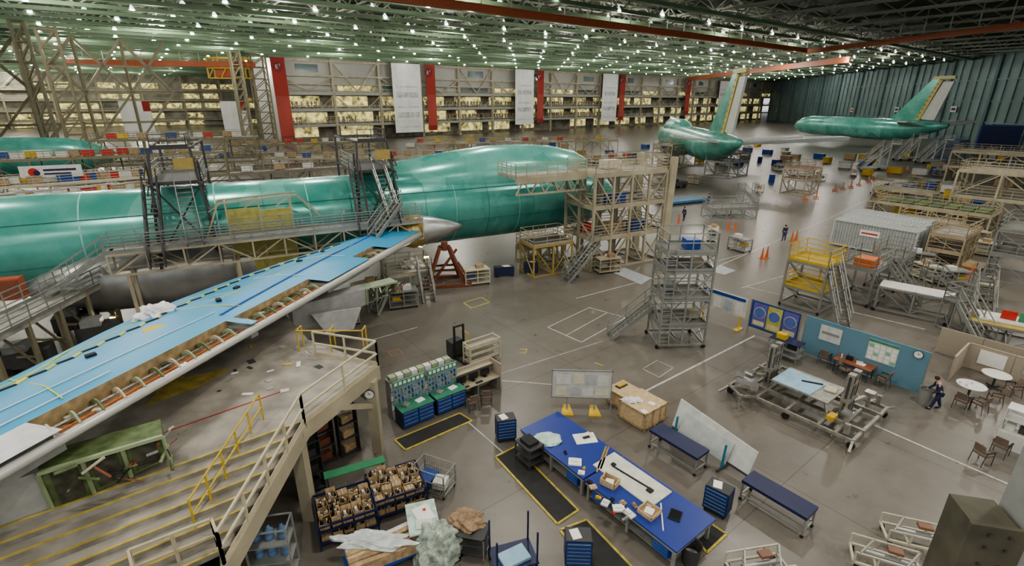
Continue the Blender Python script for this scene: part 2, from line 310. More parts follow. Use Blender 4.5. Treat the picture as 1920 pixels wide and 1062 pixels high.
def lattcol(x,y,w,h=29,mat=BEIGE):
    m=M()
    for a in (-1,1):
        for b in (-1,1): m.bar((a*w,b*w,0),(a*w,b*w,h),.5,mat)
    z=0
    while z<h-3:
        for a in (-1,1):
            m.bar((-w,a*w,z),(w,a*w,z+3.5),.25,mat); m.bar((a*w,-w,z),(a*w,w,z+3.5),.25,mat); m.bar((-w,a*w,z+3.5),(w,a*w,z+3.5),.25,mat)
        z+=3.5
    m.obj('lattice_column',loc=(x,y,0),rot=RA,label='tall olive-beige lattice steel roof column',cat='column',group='lattice roof columns')
for x,y,w in ((-104,98,1.5),(-97,116,1.6),(-117,132,1.5),(-84,180,2.2),(-150,150,1.5),(-92,104,1.),(-84,166,1.3)): lattcol(x,y,w,mat=DK)
m=M()
for k in range(7):
    p=V((-131+k*6,92+k*7,0)); q=V((-125+k*6,99+k*7,0))
    m.bar(p+V((0,0,28)),q+V((0,0,16)),.6,DK); m.bar(p+V((0,0,16)),q+V((0,0,28)),.6,DK); m.bar(p+V((0,0,16)),q+V((0,0,16)),.6,DK); m.bar(p+V((0,0,22)),q+V((0,0,22)),.5,DK); m.bar(p+V((0,0,5)),q+V((0,0,16)),.5,DK); m.bar(p+V((0,0,0)),p+V((0,0,28)),.5,DK); m.bar(p+V((0,0,9)),q+V((0,0,9)),.5,DK)
m.obj('bracing_frame',label='olive-beige diagonal bracing frame between lattice columns',cat='steel bracing')
# ================================================================ MAIN AIRCRAFT
P1=V((-4.35,45.5,0)); PD=V((.8873,.461,0)).normalized(); PN=V((PD.y,-PD.x,0)); RP=math.atan2(PD.y,PD.x)
def PF(s,o,z): return P1+PD*s+PN*o+V((0,0,z))
ac=thing('airliner',(0,0,0),0,'unfinished wide-body airliner in green protective film with upper-deck hump','airplane')
prof=[(s,3.2,5.2) for s in range(-52,9,2)]
for s,r,z in ((9.,3.19,5.2),(11,3.05,5.15),(13,2.7,5.),(15,2.05,4.8),(16.3,1.35,4.65),(17.1,.6,4.6),(17.25,.05,4.6)): prof.append((s,r,z))
M().lathe(P1,PD,prof,TEAL,48).obj('fuselage',parent=ac,smooth=True)
hp=[(-12,.05,7.6,.05),(-9,1.2,7.5,1.2),(-6,1.9,7.35,1.9),(-3,2.3,7.25,2.45),(0,2.45,7.2,2.85),(2,2.5,7.2,3.05),(6,2.5,7.15,3.1),(9,2.45,7.0,3.0),(11.5,2.3,6.8,2.65),(13.5,1.9,6.4,2.1),(15,1.3,5.8,1.4),(15.8,.5,5.4,.7)]
M().lathe(P1,PD,hp,TEAL,32).obj('upper_deck',parent=ac,smooth=True)
for k in range(3):
    p=PF(11.6+k*.9,2.2-k*.35,8.3-.25*k); M().prism([p,p+PD*.7-PN*.2,p+PD*.7-PN*.2+V((0,0,.5)),p+V((0,0,.5))],PN*.08,DGREY).obj('cockpit_window',parent=ac)
SEAM=mt('seam_tape',(.24,.56,.50),.4); SEAMD=mt('seam_dark',(.04,.20,.17),.5)
for s0_,w_,mm in ((-27,.1,SEAM),(-23,.05,SEAMD),(-19.5,.1,SEAM),(-16.5,.05,SEAMD),(-13.5,.08,SEAM),(-10.5,.05,SEAMD),(-7.4,.35,SEAM),(-4.6,.05,SEAMD),(-2,.06,SEAM),(1,.05,SEAMD),(4,.08,SEAM)):
    M().lathe(PF(s0_,0,5.2),PD,[(0,3.215),(w_,3.215)],mm,48,close=False).obj('skin_seam',parent=ac)
for z_,off in ((7.,2.66),(4.4,3.1)):
    M().bar(PF(-36,off,z_),PF(7,off,z_),.05,SEAMD).obj('skin_seam',parent=ac)
M().lathe(PF(-31,2.1,2.9),PD,[(0,.1),(1.5,1.3),(4,2.1),(9,2.4),(13,1.9),(15,.9),(15.6,.1)],SILV,28).obj('wing_body_fairing',parent=ac,smooth=True)
M().lathe(PF(-7.4,4.4,4.3),PD,[(0,1.0),(1.,1.3),(1.7,1.35)],BRASS,28).obj('root_fairing_cover',parent=ac,smooth=True)
M().lathe(PF(-5.7,4.4,4.3),PD,[(0,1.25),(.1,1.25),(1.2,1.),(2.5,.6),(3.3,.3),(3.7,.06)],SILV,28).obj('root_fairing',parent=ac,smooth=True)
# wing
LE0=V((-7.1,37.4,4.6)); LE1=V((-12.0,9.3,6.0)); LD=(LE1-LE0)
def LE(k,off=0,dz=0): return LE0+LD*k+V((-1,.18,0)).normalized()*off+V((0,0,dz))
TE=[(-.02,V((-11.2,37.,4.5))),(.14,V((-12.8,33.2,4.55))),(.42,V((-15.7,25.9,4.7))),(.62,V((-16.8,20.3,5.0))),(.87,V((-16.3,13.2,5.6))),(1.2,V((-15.8,5.,6.3)))]
def TEp(k):
    for (a,p),(b,q) in zip(TE,TE[1:]):
        if k<=b: return p.lerp(q,(k-a)/(b-a))
    return TE[-1][1]
ks=[-.02,.05,.12,.17,.22,.27,.33,.4,.45,.52,.6,.68,.76,.84,.92,1.,1.1,1.2]
m=M(); n=len(ks); GAP=1.15; top=[]
for k in ks: top+=[LE(k,GAP,.1),(LE(k,GAP,.32)+ (TEp(k)-LE(k,GAP))*.35),(LE(k,GAP,.2)+(TEp(k)-LE(k,GAP))*.7),TEp(k)]
bot=[p-V((0,0,(.9,1.3,.9,.12)[i%4])) for i,p in enumerate(top)]
m.add(top,[(j*4+i,j*4+i+1,j*4+5+i,j*4+4+i) for j in range(n-1) for i in range(3)],WBLUE); m.obj('upper_skin',parent=ac,smooth=True)
m=M(); m.add(bot,[(j*4+i,j*4+i+1,j*4+5+i,j*4+4+i) for j in range(n-1) for i in range(3)],mt('wing_lower_grey',(.3,.32,.32),.5))
m.add([p for j in range(n) for p in (top[j*4],bot[j*4])],[(j*2,j*2+1,j*2+3,j*2+2) for j in range(n-1)],mt('front_spar_primer',(.36,.28,.16),.5,var=.4))
m.add([p for j in range(n) for p in (top[j*4+3],bot[j*4+3])],[(j*2,j*2+1,j*2+3,j*2+2) for j in range(n-1)],GREY)
m.add([top[0],top[1],top[2],top[3],bot[3],bot[2],bot[1],bot[0]],[(0,1,2,3,4,5,6,7)],GREY); m.obj('wing_box',parent=ac)
M().lathe(LE(0,-.0,-.2),LD.normalized(),[(.0,.24),(6,.22),(14,.17),(22,.14),(34.5,.13)],mt('leading_edge_white',(.55,.55,.52),.3,.2,var=.05),16).obj('leading_edge',parent=ac,smooth=True)
def bridge(a,b,mm=WBLUE):
    m=M().add([LE(a,GAP,.1),LE(b,GAP,.1),LE(b,0,.05),LE(a,0,.05)],[(0,1,2,3)],mm); m.prism([LE(a,GAP,-.1),LE(b,GAP,-.1),LE(b,.1,-.1),LE(a,.1,-.1)],(0,0,-.5),GREY); m.obj('leading_edge_panel',parent=ac)
bridge(-.02,.2); bridge(.3,.47); bridge(.665,.68); bridge(.94,1.02,mt('panel_pale_grey',(.58,.60,.60),.35))
LIN=mt('bay_liner_brown',(.30,.20,.11),.6,var=.55,scale=4)
for a,b in ((.2,.3),(.47,.665),(.68,.94),(1.02,1.2)):
    M().prism([LE(a,GAP,-.42),LE(b,GAP,-.42),LE(b,.0,-.3),LE(a,.0,-.3)],(0,0,-.06),LIN).obj('slat_bay_liner',parent=ac)
    nr=max(2,int((b-a)*28/.62))
    for j in range(nr):
        k=a+(b-a)*(j+.5)/nr
        m=M()
        for i in range(6):
            f0=i/6;f1=(i+1)/6; m.bar(LE(k+.02*f0,GAP*(1-f0),-.3+.33*math.sin(f0*2.4)),LE(k+.02*f1,GAP*(1-f1),-.3+.33*math.sin(f1*2.4)),.045,(ZG,CREAM,GREEN)[j%3],.12)
        m.obj('slat_rib',parent=ac)
    M().tube(LE(a,.75,-.2),LE(b,.75,-.2),.04,CHROME).obj('torque_tube',parent=ac); M().tube(LE(a,.45,-.22),LE(b,.45,-.22),.03,ORANGE).obj('hydraulic_line',parent=ac)
    for j in range(int((b-a)*22)): M().cb(*LE(a+(b-a)*random.random(),random.uniform(.25,.95),-.3),.25,.15,.12,random.choice((DGREY,CHROME,RUST,CREAM)),random.random()*3).obj('actuator',parent=ac)
def surf(k,f,dz=.02):
    a=LE(k,GAP,.1);b=TEp(k)
    zz= ( .22*(f/.35) if f<.35 else (.22+(.1-.22)*(f-.35)/.35 if f<.7 else .1*(1-f)/.3))
    p=a.lerp(b,f); p.z=a.z+(b.z-a.z)*f+zz+dz; return p
def tape(k0,f0,k1,f1,w,mat,nm='tape_strip',seg=10,dz=.05):
    m=M(); pts=[surf(k0+(k1-k0)*i/seg,f0+(f1-f0)*i/seg,dz) for i in range(seg+1)]
    for p,q in zip(pts,pts[1:]): m.bar(p,q,w,mat,.02)
    m.obj(nm,parent=ac)
DB=mt('dark_blue_tape',(.02,.08,.4),.5); YG=mt('yellow_tape',(.62,.60,.10),.5)
tape(.02,.4,.66,.12,.1,DB); tape(.3,.8,1.15,.85,.035,YG,); tape(.1,.6,.45,.6,.04,PAPER); tape(.45,.6,.45,.1,.04,PAPER); tape(.75,.95,1.15,.25,.05,YG); tape(.62,.8,.62,.1,.05,YG); tape(.55,.75,.55,.35,.05,YG); tape(.3,.1,.3,.95,.05,PAPER); tape(.84,.1,1.15,.1,.04,PAPER); tape(.84,.95,.9,.05,.04,YG); tape(.2,.3,.6,.45,.03,YG); tape(.65,.2,1.1,.35,.03,PAPER)
for k0,f0,k1,f1 in ((.42,.75,.66,.62),(.66,.62,.9,.7),(.15,.7,.42,.75)):
    m=M()
    for i in range(14):
        k=k0+(k1-k0)*i/14; f=f0+(f1-f0)*i/14+.04*(i%2); p=surf(k,f,.08); q=surf(k+(k1-k0)/14,f0+(f1-f0)*(i+1)/14+.04*((i+1)%2),.08); m.bar(p,q,.09,BLACK if i%2==0 else YG,.06)
    m.obj('safety_tether',parent=ac)
for k_,f_ in ((.52,.5),(.6,.35),(.8,.5),(.33,.55),(.24,.6)): M().cb(*surf(k_,f_,.03),.3,.2,.12,BLACK,k_*9).obj('rubber_block',parent=ac)
M().lathe(surf(.715,.42,.03),(0,0,1),[(0,.38),(.03,.38)],mt('amber_patch',(.6,.45,.05),.5),20,up=(1,0,0)).obj('yellow_marker',parent=ac)
SG=mt('strut_grey',(.40,.41,.40),.45); SC=mt('strut_recess_shade',(.07,.07,.05),.7,var=.6,scale=4)
def pylon(p,q,w,h0,h1,sp=.55,col=GREEN):
    p=V(p);q=V(q);d=(q-p).normalized();sd=d.cross(V((0,0,1)))*w/2; mid=p.lerp(q,sp)
    def sec(o,h,i=1.): return [o+sd*i,o-sd*i,o-sd*.7*i-V((0,0,h)),o+sd*.7*i-V((0,0,h))]
    a=sec(p,h0);b=sec(mid,h0*(1-sp)+h1*sp);c=sec(q,h1); Q=[(0,1,5,4),(1,2,6,5),(2,3,7,6),(3,0,4,7),(0,1,2,3),(4,5,6,7)]
    M().add(a+b,Q,SG).obj('strut_body',parent=ac)
    m=M().add(sec(mid,h0*(1-sp)+h1*sp,.96)+sec(q,h1,.96),Q,col)
    so=sd.normalized()*.05
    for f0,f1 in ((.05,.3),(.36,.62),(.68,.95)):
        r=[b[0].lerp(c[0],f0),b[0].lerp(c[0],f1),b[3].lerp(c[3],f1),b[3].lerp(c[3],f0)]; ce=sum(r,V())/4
        m.prism([x.lerp(ce,.22) for x in r],so,SC)  # raised dark plates, their colour painting the shade inside open recesses
    for f in (0,.33,.65,1.): m.bar(b[0].lerp(c[0],f)+so,b[3].lerp(c[3],f)+so,.07,ZG)
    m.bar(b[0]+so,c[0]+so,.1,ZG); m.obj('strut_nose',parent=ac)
    for k in range(26):
        f=random.random(); o=b[0].lerp(c[0],f)+so*3-V((0,0,random.random()*h1)) if k%2 else q+V((random.uniform(-.3,.4),random.uniform(-.3,.4),-random.random()*h1)); o2=o+V((random.uniform(-.5,.5),random.uniform(-.5,.5),random.uniform(-.35,.25)))
        M().tube(o,o2,random.uniform(.015,.05),random.choice((GREEN,STEEL,ZG,CREAM,BLACK,RUST))).obj('hose',parent=ac)
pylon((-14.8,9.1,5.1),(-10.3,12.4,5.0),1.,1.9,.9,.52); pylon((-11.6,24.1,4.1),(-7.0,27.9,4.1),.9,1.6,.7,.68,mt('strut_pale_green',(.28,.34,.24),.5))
M().prism([V((-10.6,24.2,3.5)),V((-8.4,25.6,3.3)),V((-8.8,25.2,2.2)),V((-10.0,24.4,2.3))],(.1,-.12,0),mt('strut_skirt_grey',(.46,.46,.46),.4)).obj('strut_skirt',parent=ac)
def blob(name,loc,sx,sy,sz,mat,label,cat,amp=.35,sd=1,group=None):
    bm=bmesh.new(); bmesh.ops.create_icosphere(bm,subdivisions=5,radius=1); rnd=random.Random(sd); ph=[rnd.random()*6 for _ in range(9)]
    for v in bm.verts:
        c=v.co; r=1+amp*(sin(c.x*5+ph[0])*sin(c.y*6+ph[1])+.5*sin(c.z*9+c.x*8+ph[2])+.4*abs(sin(c.y*11+ph[3]+c.x*4))+.35*abs(cos(c.x*13+ph[4]-c.y*9)))
        v.co=V((c.x*sx*r,c.y*sy*r,max(0,c.z*r+.15)*sz))
    me=bpy.data.meshes.new(name); bm.to_mesh(me); bm.free(); me.materials.append(mat); o=bpy.data.objects.new(name,me); COL.objects.link(o); o.location=loc
    tag(o,label,cat,group); return o
WP=mt('white_plastic',(.72,.73,.74),.3,var=.1)
blob('plastic_sheet',surf(.63,.75,.0),.6,.5,.3,WP,'crumpled white plastic sheet lying on the blue wing','plastic sheet',.4,3)
# ---------------- other aircraft
def plane(loc,hd,label,fl=55,hump=True,sides=(-1,1)):
    t=thing('airliner',loc,hd,label,'airplane'); W=mt('white_composite',(.58,.60,.57),.5)
    pf=[(-9.5,.5,1.9),(-8.,.9,1.6),(-4,1.8,1.0),(1,2.6,.45),(6,3.,.1),(10,3.1,0)]+[(x,3.1,0) for x in range(14,fl-8,4)]+[(fl-8,3.,0),(fl-4,2.5,-.2),(fl-1,1.3,-.5),(fl,.1,-.6)]
    M().lathe((0,0,0),(1,0,0),pf,TEAL,36).obj('fuselage',parent=t,smooth=True)
    if hump: M().lathe((0,0,0),(1,0,0),[(fl-30,.1,2.4),(fl-22,2.2,2.2),(fl-12,2.5,2.1),(fl-6,1.8,1.3),(fl-3,.3,.6)],TEAL,24).obj('upper_deck',parent=t,smooth=True)
    def fin(pts,mat,nm,w=.35): M().prism([V((x,-w/2,z)) for x,z in pts],(0,w,0),mat).obj(nm,parent=t)
    fin([(8.,3.0),(-2.,13.2),(-4.2,13.2),(.0,2.9)],TEAL,'fin',.7)
    fin([(0.2,2.9),(-4.0,13.0),(-5.,13.0),(-1.2,2.9)],mt('fin_spar_yellow',(.50,.46,.15),.5),'fin_spar',.76)
    m=M()
    for k in range(9): f=k/9; m.box(-.5-3.8*f-.25,-.42,3.6+9.4*f,-.5-3.8*f+.3,.42,3.9+9.4*f,OCR)
    m.obj('fin_rib_patch',parent=t)
    fin([(-1.3,3.2),(-5.1,12.6),(-8.0,12.6),(-5.4,3.0)],W,'rudder',.4)
    fin([(-1.7,13.2),(-2.3,14.),(-8.,14.),(-8.2,13.2)],mt('fin_tip_yellow',(.50,.49,.24),.5),'fin_cap',.6)
    for g in (-1,1):
        M().prism([V((3,g*1.8,1.3)),V((-5.,g*11,2.6)),V((-8,g*11,2.6)),V((-4,g*1.5,1.3))],(0,0,.35),W).obj('tailplane',parent=t)
    for g in sides:
        M().prism([V((38,g*3,-1.6)),V((14,g*29,1.)),V((10.5,g*29,1.)),V((24,g*3,-1.6))],(0,0,.7),mt('grey_wing',(.5,.55,.55),.5)).obj('wing',parent=t)
    return t
plane((40,99,5.4),R(86),'green-film airliner seen from behind with tall fin and white rudder',fl=52,sides=(-1,))
plane((112,146,6.2),R(99),'distant green-film airliner with tall yellow-edged fin near the hangar doors',fl=48,hump=False,sides=(-1,))
t=thing('airliner',(0,0,0),0,'green-film airliner fuselage parked in the bay behind the docks','airplane')
M().lathe((-125,62,5.3),(.87,.49,0),[(x,3.2) for x in range(0,52,4)]+[(56,2.9,-.1),(60,2,-.3),(62.5,.3,-.5)],TEAL,32).obj('fuselage',parent=t,smooth=True)
# ================================================================ SCAFFOLDS / DOCKS
def scaffold(name,label,cat,loc,rot,L,W,levels,mat,deck,nx=3,ny=2,pw=.14,brace=True,rail=True,railmat=None,casters=False,group=None,mid=2):
    t=thing(name,loc,rot,label,cat,group); m=M(); H=levels[-1]
    xs=[L*i/(nx-1)-L/2 for i in range(nx)]; ys=[W*i/(ny-1)-W/2 for i in range(ny)]; z0=(.22 if casters else 0)
    for x in xs:
        for y in ys: m.bar((x,y,z0),(x,y,H),pw,mat)
    lv=[z0+.12]+list(levels)
    for z in lv:
        for y in ys: m.bar((-L/2,y,z-.1),(L/2,y,z-.1),pw*.8,mat,pw*1.3)
        for x in xs: m.bar((x,-W/2,z-.1),(x,W/2,z-.1),pw*.8,mat,pw*1.3)
    if brace:
        for a,b in zip(lv,lv[1:]):
            for i in range(nx-1):
                for y in (ys[0],ys[-1]):
                    p,q=(xs[i],xs[i+1]) if i%2 else (xs[i+1],xs[i]); m.bar((p,y,a),(q,y,b-.1),pw*.55,mat)
            for x in (xs[0],xs[-1]): m.bar((x,ys[0],a),(x,ys[-1],b-.1),pw*.55,mat)
    m.obj('frame',parent=t)
    for z in levels:
        M().box(-L/2,-W/2,z-.05,L/2,W/2,z,deck).obj('deck',parent=t)
        if rail:
            M().rail([(-L/2,-W/2,z),(L/2,-W/2,z),(L/2,W/2,z),(-L/2,W/2,z),(-L/2,-W/2,z)],railmat or mat,sp=1.3,mid=mid).obj('railing',parent=t)
    if casters:
        for x in (xs[0],xs[-1]):
            for y in (ys[0],ys[-1]): M().tube((x-.04,y-.05,.13),(x-.04,y+.05,.13),.13,BLACK,n=14).bar((x,y,.13),(x,y,.3),.06,STEEL).obj('caster',parent=t)
    return t
nd=scaffold('nose_dock','beige multi-level maintenance dock wrapped round the airliner nose','dock',PF(12.0,6.6,0),RP,7.8,4.2,[2.9,5.6,8.3],BEIGE,DIRTY,nx=5,ny=3,pw=.2,mid=3)
m=M(); m.prism([V((-10.6,-.8,8.2)),V((-3.9,-.8,8.2)),V((-3.9,2.4,8.2)),V((-10.6,2.4,8.2))],(0,0,.12),DIRTY); m.rail([(-10.6,2.4,8.3),(-10.6,-.8,8.3),(-3.9,-.8,8.3)],BEIGE,sp=.9,mid=4); m.bar((-3.9,-.6,5.6),(-7.6,-.6,8.1),.2,BEIGE)
m.bar((-10.6,-.8,8.1),(-3.9,-.8,8.1),.22,BEIGE,.5); m.bar((-10.6,-.8,7.),(-3.9,-.8,7.),.15,BEIGE)
for k in range(5): m.bar((-10.6+k*1.34,-.8,7.),(-9.9+k*1.34,-.8,8.1),.1,BEIGE); m.bar((-9.9+k*1.34,-.8,8.1),(-9.3+k*1.34,-.8,7.),.1,BEIGE)
m.obj('upper_walkway',parent=nd)
M().bar((4.2,-2.2,0.),(4.5,-2.2,9.4),.3,BEIGE,.7).obj('raking_leg',parent=nd); M().bar((4.8,2.2,0),(4.5,2.2,9.4),.3,BEIGE,.7).obj('raking_leg',parent=nd)
M().stair((-7.4,-3.4,0),(-4.4,-3.4,2.9),.9,STEEL,DGREY).obj('stair',parent=nd)
for b_ in ((-2.5,-1.9,5.62,-.4,-1.5,6.6,BLUE),(.6,-1.9,2.95,2.4,-1,3.9,BLUE),(-1.7,-1.4,2.95,-.2,-.6,3.9,CARD),(1.9,-1.5,5.65,3.2,-.6,6.5,WHITE),(-3.4,0,2.95,-2.4,.8,3.7,RED),(-1,.5,8.35,.6,1.4,9.1,CREAM)): M().box(*b_).obj('tool_box',parent=nd)
scaffold('work_stand','yellow and grey low work stand beside the nose dock','work stand',PF(4.8,6.6,0),RP,3.8,2.4,[2.7],mt('dull_yellow',(.40,.30,.09),.5),DGREY,nx=3,ny=2,pw=.12,railmat=BEIGE)
scaffold('work_stand','beige inner platform stand beneath the airliner nose','work stand',PF(6,3.4,0),RP,4.,1.6,[1.4],BEIGE,DIRTY,nx=4,ny=2,pw=.12)
def tower(s,label):
    t=thing('fuselage_stair_tower',PF(s,0,0),RP,label,'stair tower','fuselage stair towers'); m=M(); W=1.4
    for x in (-W,W):
        m.bar((x*1.25,-4.6,3.6),(x*.8,-3.4,11.2),.15,DGREY); m.bar((x,-3.4,5.4),(x,-3.4,10.4),.1,DGREY); m.bar((x,4.3,0),(x,4.3,11.2),.16,DGREY); m.bar((x,-4.2,9.),(x,4.3,9.),.14,DGREY); m.bar((x*.8,-3.4,11.2),(x,4.3,11.2),.12,DGREY)
        for k in range(6): m.bar((x*1.15,-4.4+k*.1,4.4+k),(x,-3.3,5.4+k),.06,DGREY); m.bar((x*1.1,-4.4+k*.12,4.4+k),(x,-3.3,4.4+k),.06,STEEL)
    for z in (9.,11.2):
        for y in (-3.4,0,4.3): m.bar((-W,y,z),(W,y,z),.12,DGREY)
    m.bar((-W*1.2,-4.5,4.4),(W,-3.6,9),.08,DGREY); m.bar((W*1.2,-4.5,4.4),(-W,-3.6,9),.08,DGREY)
    m.obj('frame',parent=t)
    M().box(-W,-3.,9.,W,2.5,9.08,DGREY).obj('deck',parent=t); M().box(-W*.7,-3.4,11.2,W*.7,0,11.26,BEIGE).obj('deck',parent=t)
    M().rail([(-W,-3,9.1),(-W,2.5,9.1),(W,2.5,9.1),(W,-3,9.1)],STEEL,sp=1.2).obj('railing',parent=t)
    M().rail([(-W*.7,-3.4,11.26),(W*.7,-3.4,11.26),(W*.7,0,11.26)],DGREY,sp=1,mid=1,h=.8).obj('railing',parent=t)
    M().stair((.6,-6.2,5.5),(.3,-3.2,9.),.9,DGREY,STEEL,rm=STEEL,n=13).obj('stair',parent=t); M().stair((-1.6,-6.4,4.4),(-1.4,-3.2,9.),.8,DGREY,MESHD,rm=DGREY,n=17).obj('stair',parent=t)
    M().box(.1,-3.8,9.9,1.2,-3.72,10.6,mt('dull_yellow',(.40,.30,.09),.5)).obj('sign',parent=t)
tower(-8.6,'dark steel stair tower straddling the airliner fuselage'); tower(-21.3,'dark steel stair tower climbing over the green fuselage')
t=thing('wing_walkway',PF(-15.6,5.0,0),RP,'long grey trussed walkway with mesh railings along the fuselage','walkway')
m=M(); L2=9.8
for y in (-.75,.75):
    m.bar((-L2,y,5.3),(L2,y,5.3),.14,BEIGE); m.bar((-L2,y,4.),(L2,y,4.),.12,BEIGE)
    for k in range(11):
        x=-L2+k*L2/5; m.bar((x,y,4.),(x,y,5.3),.1,BEIGE)
        if k<10: m.bar((x,y,4.+(1.3 if k%2 else 0)),(x+L2/5,y,5.3-(1.3 if k%2 else 0)),.08,BEIGE)
for x in (-9,-3):
    for y in (-.7,.7): m.bar((x,y,0),(x,y,4),.2,BEIGE)
m.obj('truss',parent=t); M().box(-L2,-.8,5.3,L2,.8,5.4,DIRTY).obj('deck',parent=t)
M().rail([(-L2,-.8,5.4),(L2,-.8,5.4)],STEEL,sp=1.,mid=5).obj('railing',parent=t); M().rail([(-L2,.8,5.4),(L2,.8,5.4)],STEEL,sp=1.4).obj('railing',parent=t)
M().stair((-L2-3.5,0,3.2),(-L2,0,5.4),1.2,STEEL,DIRTY).obj('stair',parent=t); M().stair((5.6,-2.2,4.9),(8.,-.7,6.9),.8,STEEL,MESHD).obj('stair',parent=t)
t=thing('access_panel_stand',PF(-16.8,3.7,0),RP,'yellow-panelled access stand with arched frame against fuselage','work stand')
YP=mt('pale_yellow_panel',(.46,.43,.14),.5)
M().box(-2,-.1,2.2,-.05,0,7.1,YP).obj('panel',parent=t); M().box(.05,-.1,2.2,2.,0,6.9,YP).obj('panel',parent=t)
m=M()
for y in (-.9,.4):
    m.bar((-3.4,y,5.4),(-2.4,y,7.7),.1,BEIGE); m.bar((-2.4,y,7.7),(2.4,y,7.9),.1,BEIGE); m.bar((2.4,y,7.9),(3.8,y,6.3),.1,BEIGE); m.bar((-3.4,y,5.4),(3.8,y,5.4),.1,BEIGE)
    for x in (-2,0,2): m.bar((x,y,7.8),(x-1,y,7.2),.06,BEIGE); m.bar((x,y,0),(x,y,7.8),.08,BEIGE)
for x in (-2,2): m.bar((x,-.9,7.75),(x,.4,7.75),.08,BEIGE)
m.obj('frame',parent=t)
t=thing('approach_walkway',(0,0,0),0,'grey sloping approach walkway with railings below the fuselage tail','walkway'); a=G(-60,640,3.); b=G(215,505,3.2); d=(b-a).normalized(); sd=d.cross(V((0,0,1)))
M().prism([a-sd*1.1,b-sd*1.1,b+sd*1.1,a+sd*1.1],(0,0,-.25),DIRTY).obj('deck',parent=t)
M().rail([a+sd*1.1,b+sd*1.1],STEEL,sp=1.2,mid=3).obj('railing',parent=t); M().rail([a-sd*1.1,b-sd*1.1],STEEL,sp=1.2,mid=2).obj('railing',parent=t)
for k in range(6):
    m=M(); o=a.lerp(b,k/5)
    for g in (-1,1): m.bar((o.x+sd.x*g,o.y+sd.y*g,0),o+sd*g,.2,DK)
    m.bar((o.x+sd.x,o.y+sd.y,1.),(o.x-sd.x,o.y-sd.y,1.),.12,DK); m.bar((o.x+sd.x,o.y+sd.y,.3),(o.x-sd.x,o.y-sd.y,2.7),.1,DK); m.obj('trestle',parent=t)
t=thing('electrical_cabinet',G(28,560,3.),R(20),'orange-red electrical cabinet on the approach walkway','cabinet'); M().box(-.6,-.3,0,.6,.3,1.3,mt('faded_orange',(.48,.12,.06),.5)).obj('body',parent=t); M().box(-.55,-.34,.1,.55,-.3,1.2,RUST).obj('door',parent=t)
for u,v in ((60,690),(150,620),(195,640)):
    t=thing('equipment_trolley',G(u,v),R(30),'dark equipment trolley parked under the fuselage','cart'); M().box(-1.1,-.6,.3,1.1,.6,1.2,DGREY).obj('body',parent=t); M().box(-.8,-.5,1.2,.2,.5,1.6,GREY).obj('motor_housing',parent=t)
    for x in (-.8,.8):
        for y in (-.6,.6): M().tube((x,y-.06,.22),(x,y+.06,.22),.22,BLACK,n=12).obj('wheel',parent=t)
bb={}
def smallbox(p,rot):
    c_=random.choice(('blue','white','yellow','brown','red','brown','white'))
    if c_ not in bb:
        mt_=dict(blue=BLUE,white=WHITE,yellow=YEL,brown=CARD,red=RED)[c_]; m=M().box(-.7,-.4,.08,.7,.4,.9,mt_).box(-.74,-.44,.9,.74,.44,.98,GREY).box(-.6,-.43,.2,-.05,-.4,.8,mt_).box(.05,-.43,.2,.6,-.4,.8,mt_).box(-.6,-.35,0,-.4,.35,.08,BLACK).box(.4,-.35,0,.6,.35,.08,BLACK)
        o=m.obj('parts_bin',label=c_+' parts bin with lid standing on a dock deck',cat='bin',group='parts bins on the docks'); bb[c_]=o
    else: o=bb[c_].copy(); COL.objects.link(o)
    o.location=p; o.rotation_euler=(0,0,rot)
def longdock(u0,v0,u1,v1,z,w,lv,mat,label,nb_=8):
    a=G(u0,v0,z);b=G(u1,v1,z); c=(a+b)/2; L=(b-a).length; d=(b-a).normalized(); rot=math.atan2((b-a).y,(b-a).x); n=max(3,int(L/4))
    for k in range(nb_):
        p=c+d*(-L/2+1+(L-2)*(k+random.random()*.5)/nb_); p.z=lv[-1]; smallbox(p+V((-d.y,d.x,0))*random.uniform(-w*.25,w*.25),rot)
    return scaffold('assembly_dock',label,'dock',(c.x,c.y,0),rot,L,w,lv,mat,DIRTY,nx=n,ny=2,pw=.18,group='assembly docks')
longdock(-40,352,310,326,4,4,[4.],CREAM,'long cream elevated dock beside the parked airliner',18); longdock(-30,385,290,352,3.5,3,[1.8,3.5],BEIGE,'long beige elevated dock with railings',18)
longdock(-20,300,420,283,6.5,5,[3,6.5],DK,'two-level olive assembly dock in the rear bay',16); longdock(430,325,650,312,4.5,3,[4.5],mt('brown_grey_steel',(.17,.15,.12),.6),'brown-grey ventilated dock behind the fuselage',3)
longdock(500,296,940,290,4,5,[4],BEIGE,'beige assembly dock behind the fuselage',14); longdock(430,272,720,264,5,6,[2.5,5],DK,'olive two-level assembly dock below the mezzanine',12)
longdock(780,268,1150,262,4.5,6,[4.5],BEIGE,'beige assembly dock below the mezzanine',14); longdock(180,262,480,256,8,6,[4,8],DK,'olive two-level assembly dock in the rear bay',10)
longdock(1100,300,1215,294,3.5,3,[3.5],BEIGE,'beige dock behind the nose dock',5)
t=thing('dock_sign',G(97,322,5.4),R(25),'white rectangular sign with red round logo on dock railing','sign'); M().box(-3.2,-.1,-.7,3.2,0,.8,WHITE).obj('panel',parent=t); M().lathe((-1.8,-.12,0),(0,-1,0),[(0,.55),(.04,.55)],RED,16).obj('logo',parent=t); M().lathe((-1.5,-.13,-.1),(0,-1,0),[(0,.35),(.04,.35)],NAVY,16).obj('logo',parent=t)
for b_ in ((-.8,-.13,.1,2.6,-.1,.35),(-.8,-.13,-.35,2.,-.1,-.15)): M().box(*b_,NAVY).obj('lettering_bar',parent=t)
protos=[]
